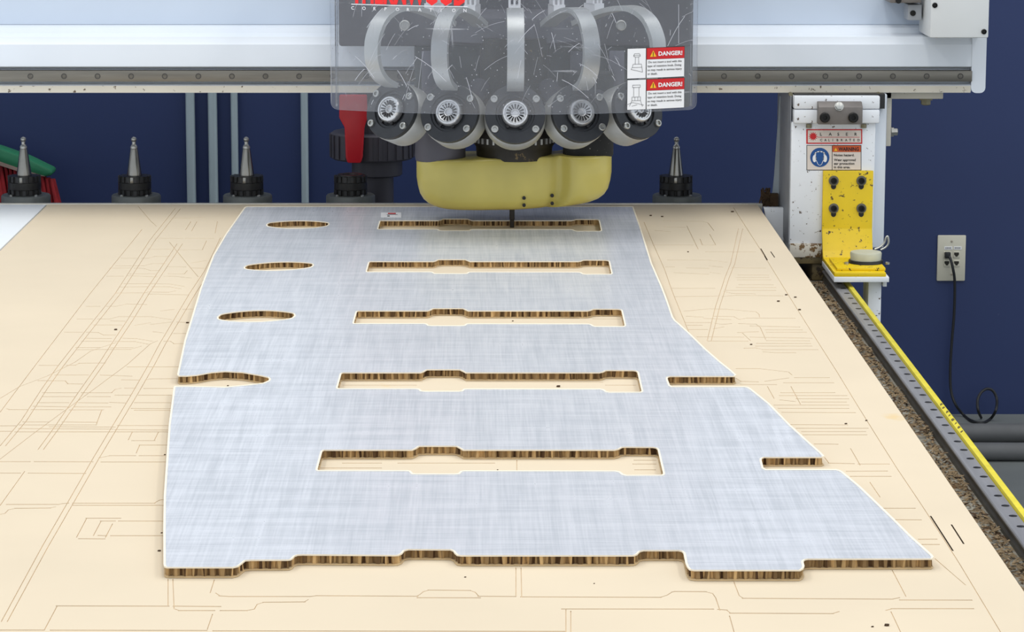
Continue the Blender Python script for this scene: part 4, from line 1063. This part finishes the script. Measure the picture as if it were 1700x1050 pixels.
# ================================================================== CONDUITS ON THE WALL
for k, (px, w, lb) in enumerate(((315.5, 15.5, 'grey conduit pipe on the blue wall, farthest from the valve'), (352.5, 15.5, 'grey conduit pipe on the blue wall, second from the broom'), (388.5, 12, 'thin grey conduit pipe on the blue wall behind a tool holder'), (505, 12.5, 'grey conduit pipe on the blue wall nearest the red valve handle'))):
    r = w / 2 * mpp(7.46, 0); x = xc(px, 250, 7.46)
    t = thing('conduit', lb, 'pipe', (x, WALL_Y - r - 0.006, FLOOR), 'conduits on the wall')
    bm = NB(); cyl(bm, (x, WALL_Y - r - 0.006, FLOOR), (x, WALL_Y - r - 0.006, 2.6), r, 20); obj('pipe', bm, M_conduit, t)
    for z in (1.3, -0.3):
        bm = NB(); box(bm, x - r * 2, x + r * 2, WALL_Y - 0.0062, WALL_Y - 0.0003, z, z + 0.03); obj('clip', bm, M_conduit, t)

# ================================================================== BROOM HUNG ON THE WALL
YBR = 7.36
broom = thing('broom', 'broom head with green block and red bristles behind the white sheet', 'broom', (xc(-60, 338, YBR), YBR, zc(380, YBR)))
top = [(-170, 214), (-60, 231), (0, 247), (45, 263), (78, 279), (88, 284)]; bot = [(86, 292), (72, 294), (40, 285), (0, 271), (-60, 256), (-170, 240)]
bm = NB(); prism(bm, [V(x, y, YBR - 0.03) for x, y in top + bot], (0, 0.07, 0), 0.006); obj('block', bm, M_broom_green, broom)
bm = NB(); prism(bm, [V(x, y, YBR - 0.034) for x, y in ((-170, 238), (-60, 254), (0, 269), (40, 283), (74, 293), (60, 291), (40, 288), (0, 275), (-60, 260), (-170, 244))], (0, 0.004, 0)); obj('block_rim', bm, mat('rim_pink', (150, 130, 120), 0.5), broom)
bm = NB(); rr = random.Random(9)
for row in range(3):
    for k in range(34):
        s = k / 33.0; px = -165 + 250 * s + row * 2; py = 238 + 58 * (s ** 1.15)
        p = V(px, py + 1, YBR - 0.018 + row * 0.022)
        q = p + Vector((0.012 + 0.035 * max(0, s - 0.75) * 4 * 0.3 + rr.uniform(-0.006, 0.006), rr.uniform(-0.012, 0.012), -0.125 + rr.uniform(-0.01, 0.004)))
        lathe(bm, p, q - p, [(0, 0.004), ((q - p).length * 0.5, 0.0065), ((q - p).length, 0.0085)], 7)
o = obj('bristles', bm, M_broom_red, broom, 40)
bm = NB(); a = V(-110, 226, YBR); cyl(bm, a + Vector((0, 0, -0.01)), a + Vector((-0.25, 0.06, 1.2)), 0.013, 14); obj('handle', bm, mat('broom_handle', (170, 140, 96), 0.5), broom)

# ================================================================== WALL PLATE, CABLE, HOSES
YW = WALL_Y - 0.0062
plate_t = thing('wall_plate', 'ivory data outlet plate with four jacks on the blue wall', 'wall outlet', (xc(1579.5, 467, YW), WALL_Y, zc(467, YW)))
x0 = xc(1556, 430, YW); x1 = xc(1603, 430, YW); z0 = zc(467, YW); z1 = zc(391, YW)
bm = NB(); prism(bm, [(x, WALL_Y - 0.0003, z) for x, z in ((x0, z0), (x1, z0), (x1, z1), (x0, z1))], (0, -0.006, 0), 0.0025); pl = obj('plate', bm, M_plate, plate_t)
YQ = YW - 0.0005
for px, py in ((1572, 423), (1588, 423), (1572, 437.5), (1588, 437.5)):
    bm = NB(); a = V(px - 5.5, py + 5.5, YQ); b = V(px + 5.5, py - 5.5, YQ); box(bm, a.x, b.x, YQ - 0.0015, YQ + 0.001, a.z, b.z, 0.0006); jk = obj('jack', bm, M_plate, pl)
    bm = NB(); prism(bm, [V(px + dx, py + dy, YQ - 0.0018) for dx, dy in ((-4, -3.5), (4, -3.5), (4, 0), (2, 2), (1.5, 3.5), (-1.5, 3.5), (-2, 2), (-4, 0))], (0, 0.0006, 0)); obj('jack_opening', bm, mat('jack_dark', (40, 38, 28), 0.7), pl, 0)
for px in (1574.5, 1590):
    bm = NB(); a = V(px - 6.5, 414.5, YQ); b = V(px + 6.5, 409.5, YQ); box(bm, a.x, b.x, YQ - 0.0006, YQ + 0.001, a.z, b.z); lt = obj('name_strip', bm, M_lab_white, pl, 0)
    bm = NB()
    for dx in (-4, -1.5, 1, 3.5): quad(bm, px + dx - 0.7, px + dx + 0.7, 413.3, 410.8, lambda u, v: V(u, v, YQ - 0.0009))
    obj('print', bm, mat('faint_print', (120, 118, 112), 0.6), pl, 0)
for py in (401, 456):
    bm = NB(); lathe(bm, V(1580, py, YQ + 0.0005), (0, -1, 0), [(0, 0.0028), (0.0012, 0.0026), (0.0015, 0.0015)], 12); obj('plate_screw', bm, mat('screw_ivory', (168, 158, 142), 0.4, 0.3), pl)
# cable
path = []
for px, py, dy in ((1573, 423, -0.004), (1577, 428, 0.012), (1582, 446, 0.02), (1585, 470, 0.016), (1584, 520, 0.012), (1580, 570, 0.012), (1577.5, 615, 0.014), (1579, 650, 0.018), (1587, 673, 0.028)):
    path.append(V(px, py, YW - 0.004 - dy))
fl_ = [(1600, 689.5), (1613, 699), (1630, 702.5), (1644, 696)]
path += [T(x, y, FLOOR + 0.0045) for x, y in fl_]
path += [V(x, y, Y) for x, y, Y in ((1653, 682, 7.40), (1655, 664, 7.43), (1649, 650, 7.44), (1639, 646, 7.44), (1629, 652, 7.43), (1623, 665, 7.42), (1624, 682, 7.40))] + [T(1629, 694, FLOOR + 0.0045)]
cab = thing('network_cable', 'black cable hanging from the ivory wall plate and looping on the floor', 'cable', (path[8].x, YW - 0.03, FLOOR))
bm = NB(); tube(bm, crom(path, 6), 0.0036, 8); obj('cord', bm, M_cable, cab)
bm = NB(); a = V(1567.5, 428, YW); b = V(1577, 418, YW); box(bm, a.x, b.x, YW - 0.016, YW - 0.0028, a.z, b.z, 0.002); obj('plug', bm, M_cable, cab)
# rubber hoses along the wall
for (py, r, lb) in ((718, 0.0235, 'thick grey rubber hose on the floor next to the wall'), (749, 0.0215, 'thick grey rubber hose on the floor farther from the wall')):
    z = FLOOR + r; p = T(1640, py, z)
    bm = NB(); tube(bm, [(x, p.y + 0.012 * sin(x * 2.1 + py), z + 0.0002) for x in [0.0 + 0.12 * k for k in range(30)]], r, 18)
    tag(obj('rubber_hose', bm, M_rubber, None), lb, 'hose', 'hoses along the wall')
